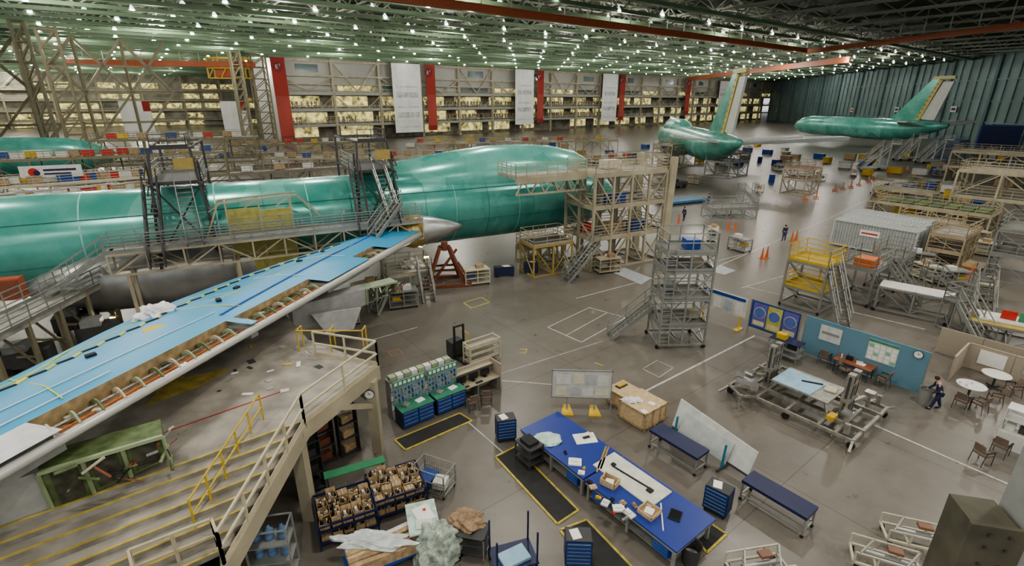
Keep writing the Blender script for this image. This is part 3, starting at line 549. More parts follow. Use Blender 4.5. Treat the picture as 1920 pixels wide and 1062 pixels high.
for mat in (BLUE,WHITE,YEL,CARD):
    m=M().box(-1.2,-.6,.15,1.2,.6,1.4,mat).box(-1.25,-.65,1.4,1.25,.65,1.5,GREY)
    for x in (-1.1,.05): m.box(x,-.64,.3,x+1.05,-.6,1.3,mat).box(x+.9,-.7,.7,x+.95,-.64,1.,DGREY)
    for x in (-1.,1.):
        for y in (-.5,.5): m.tube((x,y,0),(x,y,.16),.08,BLACK)
    protos.append(m)
used={}
zones=[((20,500),(250,300)),((520,1240),(255,300)),((1240,1560),(272,312)),((1560,1900),(285,335)),((1650,1900),(340,420))]
for k in range(125):
    zn=zones[k%5]; u=random.uniform(*zn[0]); v=random.uniform(*zn[1]); p=G(u,v,0); i=(k*7+k//4)%4
    if p.y>170: continue
    if i not in used: o=protos[i].obj('storage_cabinet',label=('blue metal','white metal','yellow metal','brown wooden')[i]+' storage cabinet on the floor among the docks',cat='cabinet',group='distant storage cabinets'); used[i]=o
    else: o=used[i].copy(); COL.objects.link(o)
    o.location=p; o.rotation_euler=(0,0,RA+random.choice((0,1.57)))
# ================================================================ FOREGROUND PLATFORM
t=thing('wing_access_platform',(0,0,0),0,'worn grey platform with yellow-nosed steps and cream railings under the wing','platform')
o1=V((-5.5,18.2,3.8));o2=V((-7.,14.3,3.8)); e0=V((-7.2,14.3,3.8))
WD=mt('worn_light_deck',(.33,.31,.27),.6,var=.35,scale=.9,bump=.1)
M().prism([o1,o2,e0,e0-AX*16,e0-AX*16+BX*9,V((-12,24,3.8)),V((-9.3,20.6,3.8))],(0,0,-.35),WD).obj('deck',parent=t)
nz=mt('yellow_nosing',(.50,.40,.11),.5,var=.3); NS=8; SD=.40; SH=.17; SA=.43
for k in range(NS):
    a=e0-BX*(SD*k)-AX*(SA*k); b=e0-AX*16-BX*SD*k; z=3.8-SH*(k+1); a2=a-BX*SD;b2=b-BX*SD
    m=M().prism([V((a.x,a.y,z)),V((b.x,b.y,z)),V((b2.x,b2.y,z)),V((a2.x,a2.y,z))],(0,0,-.2),WD)
    m.prism([V((a.x,a.y,z)),V((b.x,b.y,z)),V((b.x,b.y,z+SH)),V((a.x,a.y,z+SH))],-BX*.01,DIRTY); m.obj('step',parent=t)
    M().bar(V((a.x,a.y,z+SH+.01)),V((b.x,b.y,z+SH+.01)),.07,nz,.03).obj('nosing',parent=t)
a=e0-BX*(SD*NS)-AX*(SA*NS); zl=3.8-SH*NS; a.z=zl
RL=[V((a.x+.35,a.y+.3,zl)),V((-8.,10.4,zl)),V((-9.5,9.4,zl))]
M().prism([a+AX*.35,a-AX*14,a-AX*14-BX*3.,V((-9.6,9.3,zl)),V((-8.,10.4,zl))],(0,0,-.25),WD).obj('lower_deck',parent=t)
CR=mt('cream_rail',(.52,.47,.33),.45)
M().rail([o1,o2],CR,h=1.1,sp=1.7,w=.07,mid=1).obj('railing',parent=t); M().rail([o2,RL[0]],CR,h=1.1,sp=1.3,w=.07,mid=1).obj('railing',parent=t); M().rail(RL,CR,h=1.1,sp=1.1,w=.07,mid=1).obj('railing',parent=t)
M().rail([RL[2],V((-8.2,8.,zl)),V((-7.2,8.4,zl))],CR,h=1.1,sp=1.1,w=.06,mid=1).obj('railing',parent=t); M().rail([o1,o1-V((2.9,-.9,0))],CR,h=1.1,sp=1.5,w=.07,mid=1).obj('railing',parent=t)
M().prism([RL[2]+V((0,0,-.02)),V((-8.,10.4,zl-.02)),V((-7.2,8.4,zl-.02)),V((-8.2,8.,zl-.02))],(0,0,-.2),WD).obj('landing',parent=t)
YR=mt('rail_yellow',(.55,.40,.06),.45)
m=M(); ya=e0-AX*.9+BX*.9; yb=e0-AX*3.4-BX*2.; yb.z=zl+.5
for zz in (.5,1.): m.tube(ya+V((0,0,zz)),yb+V((0,0,zz)),.03,YR)
for k in range(6): o=ya.lerp(yb,k/5); m.tube(o,o+V((0,0,1)),.03,YR)
m.obj('handrail',parent=t)
m=M(); yc=V((-9.2,19.4,3.8))
for k in range(3): m.tube(yc+V((k*1.4,0,0)),yc+V((k*1.4,0,1.)),.03,YR); m.tube(yc+V((k*1.4,.5,0)),yc+V((k*1.4,.5,1.)),.03,YR); m.tube(yc+V((k*1.4,.0,1)),yc+V((k*1.4,.5,1.)),.03,YR)
m.tube(yc+V((0,0,1)),yc+V((2.8,0,1)),.03,YR); m.obj('handrail',parent=t)
for a_,b_ in ((o1,o2),(o2,RL[0])): M().bar(V(a_)+V((0,0,-.3)),V(b_)+V((0,0,-.3)),.15,BEIGE,.6).obj('edge_beam',parent=t)
for p in (V((-5.7,17.7,0)),V((-7.2,14.,0)),V((-12,20,0)),V((-10,8.6,0)),V((-8.3,11.,0))): M().bar(p,p+V((0,0,3.4 if p.y>13.5 else 2.1)),.4,BEIGE).obj('support_post',parent=t)
M().bar((-5.7,17.7,2.2),(-6.4,15.8,3.4),.2,BEIGE).obj('support_brace',parent=t); M().bar((-5.7,17.7,2.4),(-7.5,18.5,3.4),.2,BEIGE).obj('support_brace',parent=t)
M().bar(V((-8.4,16.4,3.815)),V((-12.2,13.0,3.815)),.04,RED,.01).obj('red_line',parent=t)
M().prism([V((-13.4,16.8,3.815)),V((-11.4,18.,3.815)),V((-11.8,16.6,3.815)),V((-13.,15.2,3.815))],(0,0,.01),nz).obj('yellow_floor_plate',parent=t)
for k in range(26):
    p=V((random.uniform(-14,-7.6),random.uniform(15.5,20),3.81)); m=M(); m.cb(p.x,p.y,3.81,random.uniform(.1,.5),random.uniform(.1,.3),.01,random.choice((nz,DGREY,PAPER,DIRTY)),random.random()*3); m.obj('tape_scrap',parent=t)
def clock(loc,rot,label):
    t=thing('wall_clock',loc,rot,label,'clock'); M().lathe((0,0,0),(0,-1,0),[(0,.2),(.05,.2)],DGREY,24).obj('case',parent=t); M().lathe((0,-.052,0),(0,-1,0),[(0,.18),(.005,.18)],PAPER,24).obj('dial',parent=t)
    M().bar((0,-.065,0),(.08,-.065,.06),.015,BLACK).obj('hour_hand',parent=t); M().bar((0,-.07,0),(-.03,-.07,.15),.01,BLACK).obj('minute_hand',parent=t)
clock((-5.75,17.47,2.9),R(5),'round white clock with black rim on a beige platform post')
# ================================================================ FLOOR MARKINGS
def line(pts,mat,w,lab,closed=False):
    P=[G(u,v,.006) for u,v in pts]; m=M()
    if closed: P.append(P[0])
    for a,b in zip(P,P[1:]): m.bar(a,b,w,mat,.008)
    m.obj('floor_marking',label=lab,cat='floor marking',group='painted floor lines')
for pts,w in (([(1208,735),(1415,630)],.12),([(940,714),(1210,735)],.07),([(1640,798),(1890,908)],.1),([(1400,538),(1735,618)],.09),([(700,637),(782,614)],.07),([(1345,500),(1550,412),(1630,372)],.1),([(870,785),(965,868)],.06),([(800,745),(1130,640)],.04),([(1080,560),(1420,470)],.08),([(1390,540),(1490,512)],.1)): line(pts,LINEW,w,'white painted line on the concrete floor')
line([(1027,614),(1105,577),(1173,596),(1090,642)],LINEW,.07,'white painted rectangle on the concrete floor',True); line([(1060,630),(1138,587)],LINEW,.06,'white painted line on the concrete floor')
line([(1205,692),(1232,676),(1262,690),(1236,708)],LINEW,.04,'faint white painted rectangle on the concrete floor',True)
line([(869,568),(903,558),(918,567),(884,578)],LINEY,.09,'yellow painted rectangle on the concrete floor',True)
line([(975,655),(988,655),(985,662),(974,662)],LINEY,.07,'yellow painted bracket on the concrete floor'); line([(1115,680),(1130,686)],LINEY,.08,'short yellow painted line on the floor'); line([(728,660),(748,655),(755,664),(735,669)],mt('tan_patch',(.35,.2,.1),.6),.08,'small tan painted square on the floor',True)
def mat_(pts):
    P=[G(u,v,.0) for u,v in pts]; c=sum(P,V())/len(P)
    t=thing('floor_mat',c,0,'black anti-fatigue mat bordered with yellow tape','mat','anti-fatigue mats'); M().prism([p-c+V((0,0,.03)) for p in P],(0,0,-.02),MATB).obj('rubber',parent=t)
    m=M(); Q=[p-c+V((0,0,.02)) for p in P]; Q.append(Q[0])
    for a,b in zip(Q,Q[1:]): m.bar(a,b,.08,LINEY,.035)
    m.obj('yellow_border',parent=t)
mat_([(929,858),(966,839),(1084,958),(1045,984)]); mat_([(1050,995),(1100,976),(1190,1070),(1110,1075)]); mat_([(740,826),(862,776),(885,790),(760,845)]); mat_([(1285,985),(1320,975),(1362,1003),(1325,1038)])
for pts in ([(1150,512),(1170,502),(1222,522),(1202,534)],[(1330,508),(1352,498),(1380,508),(1358,516)]):
    M().prism([G(u,v,.01) for u,v in pts],(0,0,.01),mt('pale_floor_patch',(.40,.43,.45),.4)).obj('floor_sheet',label='pale protective sheet laid on the concrete floor',cat='floor sheet')
# ================================================================ WORK TABLES
PL=V((.34,17.9,0))
def table(a0,L,label):
    c=PL+AX*1.08-BX*(a0+L/2); t=thing('work_table',c,RA,label,'table','blue work tables')
    M().box(-1.08,-L/2,.84,1.08,L/2-.02,.9,mt('blue_laminate',(.022,.048,.26),.35,var=.06)).obj('tabletop',parent=t)
    M().box(-1.05,-L/2+.03,.72,1.05,L/2-.05,.84,GREY).obj('apron',parent=t)
    for x in (-.95,.95):
        for y in (-L/2+.15,0,L/2-.15): M().box(x-.05,y-.05,0,x+.05,y+.05,.74,GREY).obj('leg',parent=t)
    M().box(-.95,-L/2+.2,.2,.95,L/2-.2,.24,GREY).obj('lower_shelf',parent=t)
    for y in (-L/2+.6,L/2-.7):
        d=M().box(-1.03,y-.3,.3,-.45,y+.3,.72,BLUE)
        for k in range(3): d.box(-1.06,y-.28,.32+k*.13,-1.03,y+.28,.43+k*.13,mt('drawer_blue',(.04,.10,.36),.4))
        d.obj('drawer_unit',parent=t)
table(0,3.75,'large blue-topped work table holding wrapped parcel and papers'); table(3.8,4.,'large blue-topped work table holding panels and open boxes')
def item(name,m,u,v,z,rot,label,cat,**k): return m.obj(name,loc=G(u,v,z),rot=rot,label=label,cat=cat,**k)
item('paper_stack',M().cb(0,0,0,.9,.65,.03,PAPER).cb(.1,.1,.03,.5,.4,.02,WHITE,.4).cb(.05,.0,.05,.3,.12,.03,BLACK,.2),1097,823,.9,R(10),'stack of white papers on the blue table','paper')
blob('wrapped_parcel',G(1026,825,.9),.55,.42,.12,TARP,'pale green plastic-wrapped parcel on the blue table','parcel',.1,5)
item('composite_board',M().cb(0,0,0,1.2,2.7,.05,mt('cream_composite',(.60,.60,.52),.5)).cb(0,0,.05,.05,1.7,.04,BLACK,.1).cb(0,-.85,.05,.2,.2,.06,BLACK).cb(0,.85,.05,.15,.15,.06,BLACK),1183,898,.9,RA,'long cream composite board with black strip on the blue table','board')
item('long_bar',M().cb(0,0,0,.07,1.6,.05,BRASS).cb(.1,.1,0,.07,1.4,.05,BROWN),1128,862,.9,RA-R(60),'brass-coloured bars lying on the blue table','bar')
def tray(u,v,z,w,d,h,rot,label):
    t=thing('open_box',G(u,v,z),rot,label,'box'); m=M().box(-w/2,-d/2,0,w/2,d/2,.02,CARD)
    for a in ((-w/2,-d/2,w/2,-d/2+.03),(-w/2,d/2-.03,w/2,d/2),(-w/2,-d/2,-w/2+.03,d/2),(w/2-.03,-d/2,w/2,d/2)): m.box(a[0],a[1],0,a[2],a[3],h,WOOD)
    m.obj('box_body',parent=t); M().cb(0,0,.02,w*.5,d*.5,h*.5,PAPER,.3).obj('contents',parent=t)
tray(1143,908,.9,.45,.6,.25,.9,'open cardboard box on the blue work table'); tray(1217,962,.9,.6,.6,.16,.7,'shallow plywood tray on the blue work table')
for u,v,c_,w,d in ((1112,915,WOOD,.25,.2),(1105,905,BLACK,.2,.15),(1122,935,YEL,.2,.1),(1135,945,WHITE,.3,.25),(1160,955,PAPER,.3,.4),(1180,965,WHITE,.4,.25),(1190,950,BROWN,.25,.12),(1078,868,PAPER,.4,.5),(1148,938,BLACK,.12,.12),(1168,945,CARD,.2,.2),(1095,880,YEL,.1,.1),(1090,888,PAPER,.25,.2),(1150,965,RED,.1,.1),(1172,975,STEEL,.25,.08),(1060,850,BLACK,.15,.1)):
    item('small_part',M().cb(0,0,0,w,d,.06,c_).cb(w*.15,0,.06,w*.5,d*.6,.04,c_),u,v,.9,random.random()*3,'small part or paper lying on the blue work table','small part',group='small items on the work tables')
item('long_rod',M().cb(0,0,0,.04,1.2,.04,PAPER),1241,970,.9,R(-12),'white rod lying on the blue table','rod'); item('tablet_computer',M().cb(0,0,0,.4,.5,.03,BLACK).cb(0,0,.03,.34,.44,.005,SCREEN),1266,967,.9,R(-30),'black flat tablet on the blue table','tablet')
t=thing('parts_cart',G(992,868),RA,'dark wheeled parts cart beside the blue table','cart'); m=M()
for x in (-.35,.35):
    for y in (-.45,.45): m.bar((x,y,.12),(x,y,1.0),.05,DGREY)
for y in (-.45,.45): m.bar((-.35,y,.95),(.35,y,.95),.05,DGREY)
for x in (-.35,.35): m.bar((x,-.45,.95),(x,.45,.95),.05,DGREY)
m.obj('frame',parent=t)
for z in (.25,.6,.95): M().box(-.38,-.48,z,.38,.48,z+.05,DGREY).obj('shelf',parent=t)
M().cb(0,0,1.,.5,.6,.15,BLACK).obj('bin',parent=t)
tc=thing('tool_cabinet',G(948,822),RA-R(25),'blue roller tool cabinet with papers on its top','cabinet','blue tool cabinets')
M().box(-.42,-.3,.14,.42,.3,1.1,NAVY).obj('body',parent=tc)
for k in range(6):
    d=M().box(-.39,-.325,.18+k*.15,.39,-.3,.31+k*.15,mt('drawer_blue2',(.02,.07,.26),.35)).obj('drawer',parent=tc); M().box(-.36,-.345,.275+k*.15,.36,-.325,.29+k*.15,STEEL).obj('handle',parent=d)
M().box(-.4,-.28,1.1,.4,.28,1.12,DGREY).obj('top_mat',parent=tc); M().cb(-.1,0,1.12,.3,.4,.015,PAPER,.3).obj('paper',parent=tc)
for x in (-.34,.34):
    for y in (-.22,.22): M().tube((x-.02,y,.07),(x+.02,y,.07),.07,BLACK,n=12).obj('caster',parent=tc)
dup(tc,G(1343,958),RA-R(80),'blue roller tool cabinet with tools and papers on black top'); dup(tc,G(1082,1052),RA-R(40),'blue roller tool cabinet with clipboard papers on top')
rb=thing('rolling_bench',G(1268,858),RA,'rolling steel bench with padded dark blue top','bench','padded rolling benches')
M().box(-.42,-1.15,.78,.42,1.15,.9,NAVY).obj('padded_top',parent=rb); m=M()
for x in (-.38,.38): m.bar((x,-1.1,.25),(x,1.1,.25),.05,STEEL)
for y in (-1.1,1.1): m.bar((-.38,y,.25),(.38,y,.25),.05,STEEL)
m.obj('lower_frame',parent=rb)
for x in (-.38,.38):
    for y in (-1.1,1.1): M().box(x-.03,y-.03,.12,x+.03,y+.03,.8,STEEL).obj('leg',parent=rb); M().tube((x-.03,y,.06),(x+.03,y,.06),.06,BLACK,n=12).obj('caster',parent=rb)
dup(rb,G(1452,962),RA,'rolling steel bench with padded dark blue top')
a=G(1258,815);b=G(1400,905); d=(b-a).normalized(); L=(b-a).length
t=thing('panel_rack',(a+b)/2,math.atan2(d.y,d.x),'leaning long white wing panels on a blue-posted rack','rack')
M().prism([V((-L/2,0,.5)),V((L/2,0,.35)),V((L/2,.45,1.2)),V((-L/2-.1,.55,1.6))],(0,.04,0),mt('panel_white',(.50,.53,.50),.35)).obj('panel',parent=t)
M().prism([V((-L/2+.4,-.15,.45)),V((L/2-.9,-.15,.35)),V((L/2-.9,.3,1.05)),V((-L/2+.4,.35,1.25))],(0,.04,0),mt('panel_grey',(.40,.43,.42),.4)).obj('panel',parent=t)
m=M(); m.bar((-L/2,0,.4),(L/2,0,.3),.06,DGREY)
for x in (-L/2+.3,L/2-1.): m.bar((x,-.2,0),(x,-.1,1.15),.07,mt('rack_teal',(.04,.2,.3),.4)); m.bar((x,-.5,.08),(x,.7,.08),.07,DGREY); m.bar((x,-.2,.35),(x,0,.35),.05,DGREY)
m.obj('frame',parent=t)
def crate(u,v,w,d,h,label,rot=RA):
    t=thing('wooden_crate',G(u,v),rot,label,'crate'); M().box(-w/2,-d/2,.1,w/2,d/2,h,WOOD).obj('box_body',parent=t); m=M()
    for x in (-w/2,-w/6,w/6,w/2-.1): m.box(x,-d/2-.03,.1,x+.1,-d/2,h,CARD); m.box(x,d/2,.1,x+.1,d/2+.03,h,CARD)
    for y in (-d/2,d/2-.1): m.box(-w/2-.03,y,.1,-w/2,y+.1,h,CARD); m.box(w/2,y,.1,w/2+.03,y+.1,h,CARD)
    for z in (.1,h-.1): m.box(-w/2-.03,-d/2-.03,z,w/2+.03,-d/2,z+.1,CARD); m.box(-w/2-.03,-d/2,z,-w/2,d/2,z+.1,CARD)
    m.obj('batten',parent=t)
    for x in (-w/2+.1,0,w/2-.1): M().box(x-.06,-d/2,0,x+.06,d/2,.1,CARD).obj('skid',parent=t)
crate(1203,785,1.6,1.5,.95,'pine plywood shipping crate with papers and plastic on top'); crate(1167,755,1.2,1.1,.8,'smaller pine crate behind the large crate')
blob('plastic_bag',G(1185,752,.95),.4,.2,.1,WP,'crumpled white plastic bag on the wooden crate','plastic bag',.3,8); item('paper_sheet',M().cb(0,0,0,.25,.3,.01,PAPER),1208,772,.96,.3,'white paper sheet on the wooden crate','paper'); item('paper_sheet',M().cb(0,0,0,.25,.3,.01,PAPER),1222,757,.96,.8,'white paper sheet on the wooden crate','paper'); item('parts_tray',M().cb(0,0,0,.6,.3,.06,DGREY).cb(0,0,.06,.5,.2,.04,YEL),1165,724,.8,RA,'dark tray of small parts on the crate','tray')
t=thing('bulletin_board',G(1088,770),R(-3),'freestanding white bulletin board with drawings on yellow feet','board')
M().box(-1.38,-.03,.75,1.38,.03,2.15,mt('board_grey_white',(.50,.51,.48),.5)).obj('panel',parent=t); M().box(-1.42,-.04,2.15,1.42,.04,2.2,STEEL).box(-1.42,-.04,.7,1.42,.04,.75,STEEL).box(-1.42,-.04,.7,-1.38,.04,2.2,STEEL).box(1.38,-.04,.7,1.42,.04,2.2,STEEL).obj('frame',parent=t)
for k,(x,z,w,h) in enumerate(((-1.2,1.45,.7,.5),(-.4,1.5,.5,.5),(.2,1.45,.45,.55),(.75,1.4,.5,.55),(-1.2,.85,.5,.45),(-.55,.85,.5,.45),(.05,.85,.5,.4),(.65,.9,.6,.3))): M().box(x,-.04,z,x+w,-.032,z+h,(mt('paper_grey',(.6,.6,.57),.8),mt('yellow_paper',(.60,.59,.45),.7),mt('grey_print',(.42,.44,.46),.7))[k%3]).obj('drawing_sheet',parent=t)
for x in (-.65,.65):
    M().box(x-.04,-.02,0,x+.04,.05,.8,GREY).obj('post',parent=t); M().prism([V((x-.3,-.5,0)),V((x+.3,-.5,0)),V((x+.15,.4,0)),V((x-.15,.4,0))],(0,0,.06),YEL).obj('foot',parent=t)
M().bar((1.45,0,0),(1.45,.6,2.),.05,STEEL).obj('prop',parent=t)
def bench(p,label):
    t=thing('tool_workbench',p,RA,label,'workbench','tool workbenches'); M().box(-.8,-.4,.1,.8,.4,.92,NAVY).obj('body',parent=t); M().box(-.82,-.45,.92,.82,.42,.97,mt('green_top',(.05,.22,.14),.5)).obj('worktop',parent=t)
    for c_ in (-.76,.02):
        for k in range(4): M().box(c_,-.43,.14+k*.19,c_+.74,-.4,.31+k*.19,BLUE).obj('drawer',parent=t); M().box(c_+.03,-.45,.275+k*.19,c_+.71,-.43,.3+k*.19,STEEL).obj('handle_strip',parent=t)
    M().box(-.8,.36,.97,.8,.42,2.1,mt('tool_board_grey',(.20,.28,.31),.6,var=.4,scale=12)).obj('tool_board',parent=t); M().box(-.8,.34,1.85,.8,.36,2.1,PGREEN).obj('header_strip',parent=t)
    for k in range(7): M().box(-.74+k*.22,.33,1.9,-.6+k*.22,.34,2.05,PAPER).obj('label_card',parent=t)
    for k in range(27): x=-.74+(k%9)*.17; z=1.05+(k//9)*.26; M().box(x,.3,z,x+.05,.36,z+.08+.05*(k%3),(GREY,DGREY,BLUE,STEEL)[k%4]).obj('tool',parent=t)
    M().cb(.3,0,.97,.4,.3,.04,PAPER,.2).obj('tool_tray',parent=t); M().cb(-.4,0,.97,.3,.3,.1,STEEL,.5).obj('tool_tray',parent=t)
c0_=V((-5.1,19.35,0)); bench(c0_+AX*.75,'blue drawer workbench with green top and full tool board'); bench(c0_+AX*2.5,'blue drawer workbench with green top and tool board')
t=thing('bin_shelf',c0_+AX*1.6+BX*.9,RA,'open grey shelf with white part bins behind the workbenches','shelf')
for z in (.4,.9,1.4,1.9): M().box(-1.7,-.2,z,1.7,.2,z+.04,STEEL).obj('shelf',parent=t)
for k in range(18): x=-1.6+(k%9)*.36; z=1.94 if k>8 else 1.44; M().box(x,-.18,z,x+.3,.15,z+.22,(WHITE,ZG)[k%2]).obj('bin',parent=t)
for x in (-1.7,1.65): M().box(x,-.2,0,x+.05,.2,2.,STEEL).obj('post',parent=t)
def chairp(loc,rot,label,col):
    t=thing('office_chair',loc,rot,label,'chair','guest chairs'); M().box(-.24,-.23,.42,.24,.23,.5,col).obj('seat',parent=t); M().prism([V((-.23,.22,.58)),V((.23,.22,.58)),V((.2,.3,.95)),V((-.2,.3,.95))],(0,.05,0),col).obj('backrest',parent=t)
    for x in (-.25,.25):
        M().tube((x,-.2,0),(x,-.2,.64),.016,DGREY,n=6).obj('leg',parent=t); M().tube((x,.3,0),(x,.2,.64),.016,DGREY,n=6).obj('leg',parent=t); M().box(x-.03,-.22,.63,x+.03,.22,.66,BLACK).obj('armrest',parent=t)
    return t
ch=chairp(G(885,768),RA+R(170),'black-framed chair with taupe seat at the computer desk',TAUPE)
for u,v,r_,lb in ((912,758,RA+R(150),None),(1544,682,R(130),'grey chair beside the reddish table by the blue partition'),(1652,724,R(210),'taupe chair beside the reddish table'),(1690,716,R(200),'taupe chair near the blue partition'),(1582,706,R(20),'taupe chair tucked at the reddish table'),(1832,772,R(200),'taupe chair at the round table'),(1862,756,R(240),'taupe chair at the round table'),(1895,742,R(260),'taupe chair at the round table'),(1800,766,R(120),'taupe chair at the round table'),(1838,868,R(100),'taupe upholstered chair on the concrete floor'),(1872,853,R(120),'taupe upholstered chair on the concrete floor')): dup(ch,G(u,v),r_,lb or 'black-framed chair with taupe seat at the computer desk')
p0=G(905,748); t=thing('computer_desk',p0+BX*.6-AX*.1,RA,'beige partitioned computer desk with shelf','desk')
M().box(-1.3,-.4,.72,1.3,.4,.76,BEIGE).obj('desktop',parent=t); M().box(-1.35,.4,.0,1.35,.46,1.5,PBEI).obj('partition',parent=t); M().box(1.3,-.5,0,1.36,.42,1.5,PBEI).obj('partition',parent=t); M().box(-1.2,.1,1.3,1.25,.4,1.33,BEIGE).obj('shelf',parent=t)
for x in (-1.25,0,1.2): M().box(x,-.35,0,x+.05,.35,.72,GREY).obj('leg',parent=t)
for x in (-.8,-.1,.6):
    c=p0+BX*.65+AX*x; k=thing('computer_monitor',(c.x,c.y,.76),RA,'black flat monitor on the computer desk','monitor','desk monitors'); M().box(-.26,-.03,.12,.26,.02,.47,BLACK).obj('housing',parent=k); M().box(-.24,-.035,.14,.24,-.03,.45,SCREEN).obj('screen',parent=k); M().box(-.03,-.01,0,.03,.03,.14,BLACK).cb(0,0,0,.22,.16,.02,BLACK).obj('stand',parent=k)
for x in (-.75,.05): c=p0+BX*.35+AX*x; item('keyboard',M().cb(0,0,0,.4,.15,.025,BLACK),0,0,.76,RA,'black keyboard on the computer desk','keyboard').location=(c.x,c.y,.76)
t=thing('pallet_stacker',G(862,672),RA,'black mast pallet stacker with yellow guard','forklift')
m=M()
for x in (-.3,.3): m.bar((x,0,.1),(x,0,2.1),.1,BLACK)
for z in (.2,1.1,2.05): m.bar((-.3,0,z),(.3,0,z),.08,BLACK)
m.obj('mast',parent=t); M().box(-.4,.1,.1,.4,.8,1.,DGREY).obj('body',parent=t)
for x in (-.22,.22): M().box(x-.07,-1.2,.08,x+.07,0,.14,BLACK).obj('fork',parent=t)
for x in (-.3,.3): M().tube((x-.04,.5,.12),(x+.04,.5,.12),.12,BLACK,n=12).obj('wheel',parent=t)
M().bar((.5,-.2,0),(.5,-.2,1.5),.05,YEL).bar((.5,-.2,1.5),(.5,.6,1.5),.05,YEL).obj('guard',parent=t)
t=thing('sheet_rack',G(904,678),RA,'cream slatted rack cart behind the computer desk','rack'); m=M()
for x in (-1,1):
    for y in (-.35,.35): m.bar((x,y,.1),(x,y,1.4),.07,CREAM)
for y in (-.35,.35): m.bar((-1,y,1.35),(1,y,1.35),.06,CREAM)
for x in (-1,1): m.bar((x,-.35,1.35),(x,.35,1.35),.06,CREAM)
m.obj('frame',parent=t)
for z in (.3,.7,1.1): M().box(-1,-.35,z,1,-.3,z+.18,CREAM).box(-1,-.35,z,1,.35,z+.03,BEIGE).obj('slat_panel',parent=t)
t=thing('wire_cart',G(815,915),RA-R(62),'steel-blue tube frame wire cart on casters','cart'); m=M()
for x in (-.7,.7):
    for y in (-.42,.42): m.tube((x,y,.15),(x,y,1.05),.025,STEEL,n=6)
for z in (.2,.6,1.05):
    for y in (-.42,.42): m.tube((-.7,y,z),(.7,y,z),.02,STEEL,n=6)
    for x in (-.7,.7): m.tube((x,-.42,z),(x,.42,z),.02,STEEL,n=6)
for k in range(14): x=-.65+k*.1; m.tube((x,-.42,.2),(x,.42,.2),.008,STEEL,n=4); m.tube((x,-.42,.2),(x,-.42,1.05),.008,STEEL,n=4); m.tube((x,.42,.2),(x,.42,1.05),.008,STEEL,n=4)
m.obj('frame',parent=t); M().box(-.6,-.35,.22,0,.35,.5,BLUE).obj('bin',parent=t); M().cb(.3,0,.22,.5,.5,.3,WHITE,.2).obj('bin',parent=t)
for x in (-.65,.65):
    for y in (-.38,.38): M().tube((x-.02,y,.07),(x+.02,y,.07),.07,BLACK,n=12).obj('caster',parent=t)
def cbox(w,d,h,kind):
    m=M().box(-w/2,-d/2,0,w/2,d/2,.02,CARD)
    for a in ((-w/2,-d/2,w/2,-d/2+.015),(-w/2,d/2-.015,w/2,d/2),(-w/2,-d/2,-w/2+.015,d/2),(w/2-.015,-d/2,w/2,d/2)): m.box(a[0],a[1],0,a[2],a[3],h,CARD)
    rnd=random.Random(kind)
    if kind%4==0: m.add([(-w/2,-d/2,h),(w/2,-d/2,h),(w/2,-d/2-.12,h+.05),(-w/2,-d/2-.12,h+.05)],[(0,1,2,3)],CARD)
    if kind%4==1: m.add([(-w/2,d/2,h),(w/2,d/2,h),(w/2,d/2+.05,h+.13),(-w/2,d/2+.05,h+.13)],[(0,1,2,3)],CARD)
    for k in range(7):
        c_=rnd.choice((PAPER,CREAM,STEEL,BROWN,BLACK,WHITE,WOOD)) ; p=V((rnd.uniform(-w*.35,w*.35),rnd.uniform(-d*.35,d*.35),.02)); q=p+V((rnd.uniform(-.08,.08),rnd.uniform(-.08,.08),h*rnd.uniform(.7,1.35))); m.bar(p,q,rnd.uniform(.03,.1),c_,rnd.uniform(.02,.08))
    if kind==5: m=M().box(-w/2,-d/2,0,w/2,d/2,h*.9,CARD).box(-w*.06,-d/2,h*.9,w*.06,d/2,h*.91,CREAM)
    return m
CB=[None]*6
def prack(u,v,nx,ny,rot,label):
    c=G(u,v,0); W=nx*.36+.1; D=ny*.36+.1; t=thing('parts_rack',c,rot,label,'rack','cardboard parts racks')
    m=M()
    for x in (-W/2,W/2):
        for y in (-D/2,D/2): m.bar((x,y,0),(x,y,1.),.05,NAVY)
    for z in (.3,.75,.98):
        for y in (-D/2,D/2): m.bar((-W/2,y,z),(W/2,y,z),.04,NAVY,.08)
        for x in (-W/2,W/2): m.bar((x,-D/2,z),(x,D/2,z),.04,NAVY,.08)
    m.obj('frame',parent=t); M().box(-W/2,-D/2,.7,W/2,D/2,.73,DGREY).obj('tray',parent=t); M().box(-W/2,-D/2,.25,W/2,D/2,.28,DGREY).obj('tray',parent=t)
    for lev in (0,1):
        for i in range(nx):
            for j in range(ny if lev==0 else 1):
                x=(i+.5)*.36-nx*.18; y=(j+.5)*.36-ny*.18; p=Matrix.Rotation(rot,3,'Z')@V((x,y,0))+c; p.z=.73 if lev==0 else .28
                k=random.randrange(6)
                if CB[k] is None: CB[k]=o=cbox(.33,.31,.2+.04*(k%4),k).obj('cardboard_box',label='cardboard parts box stuffed with wrapped parts in the rack' if k!=5 else 'closed taped cardboard box in the rack',cat='box',group='cardboard boxes in the racks')
                else: o=CB[k].copy(); COL.objects.link(o)
                o.location=p; o.rotation_euler=(0,0,rot+random.uniform(-.12,.12)); o.scale=(1,1,random.uniform(.8,1.5) if lev==0 else .9)
prack(652,985,5,4,RA-R(12),'navy rack tray packed with open cardboard boxes'); prack(745,942,5,4,RA-R(12),'navy rack tray packed with brown parts boxes')
t=thing('green_board',G(672,925,0),RA-R(12),'green edged work shelf standing behind the box racks','shelf'); M().box(-1.1,-.1,1.1,1.1,.3,1.14,PGREEN).obj('shelf',parent=t)
for x in (-1,1): M().box(x-.03,0,0,x+.03,.06,1.1,DGREY).obj('post',parent=t)
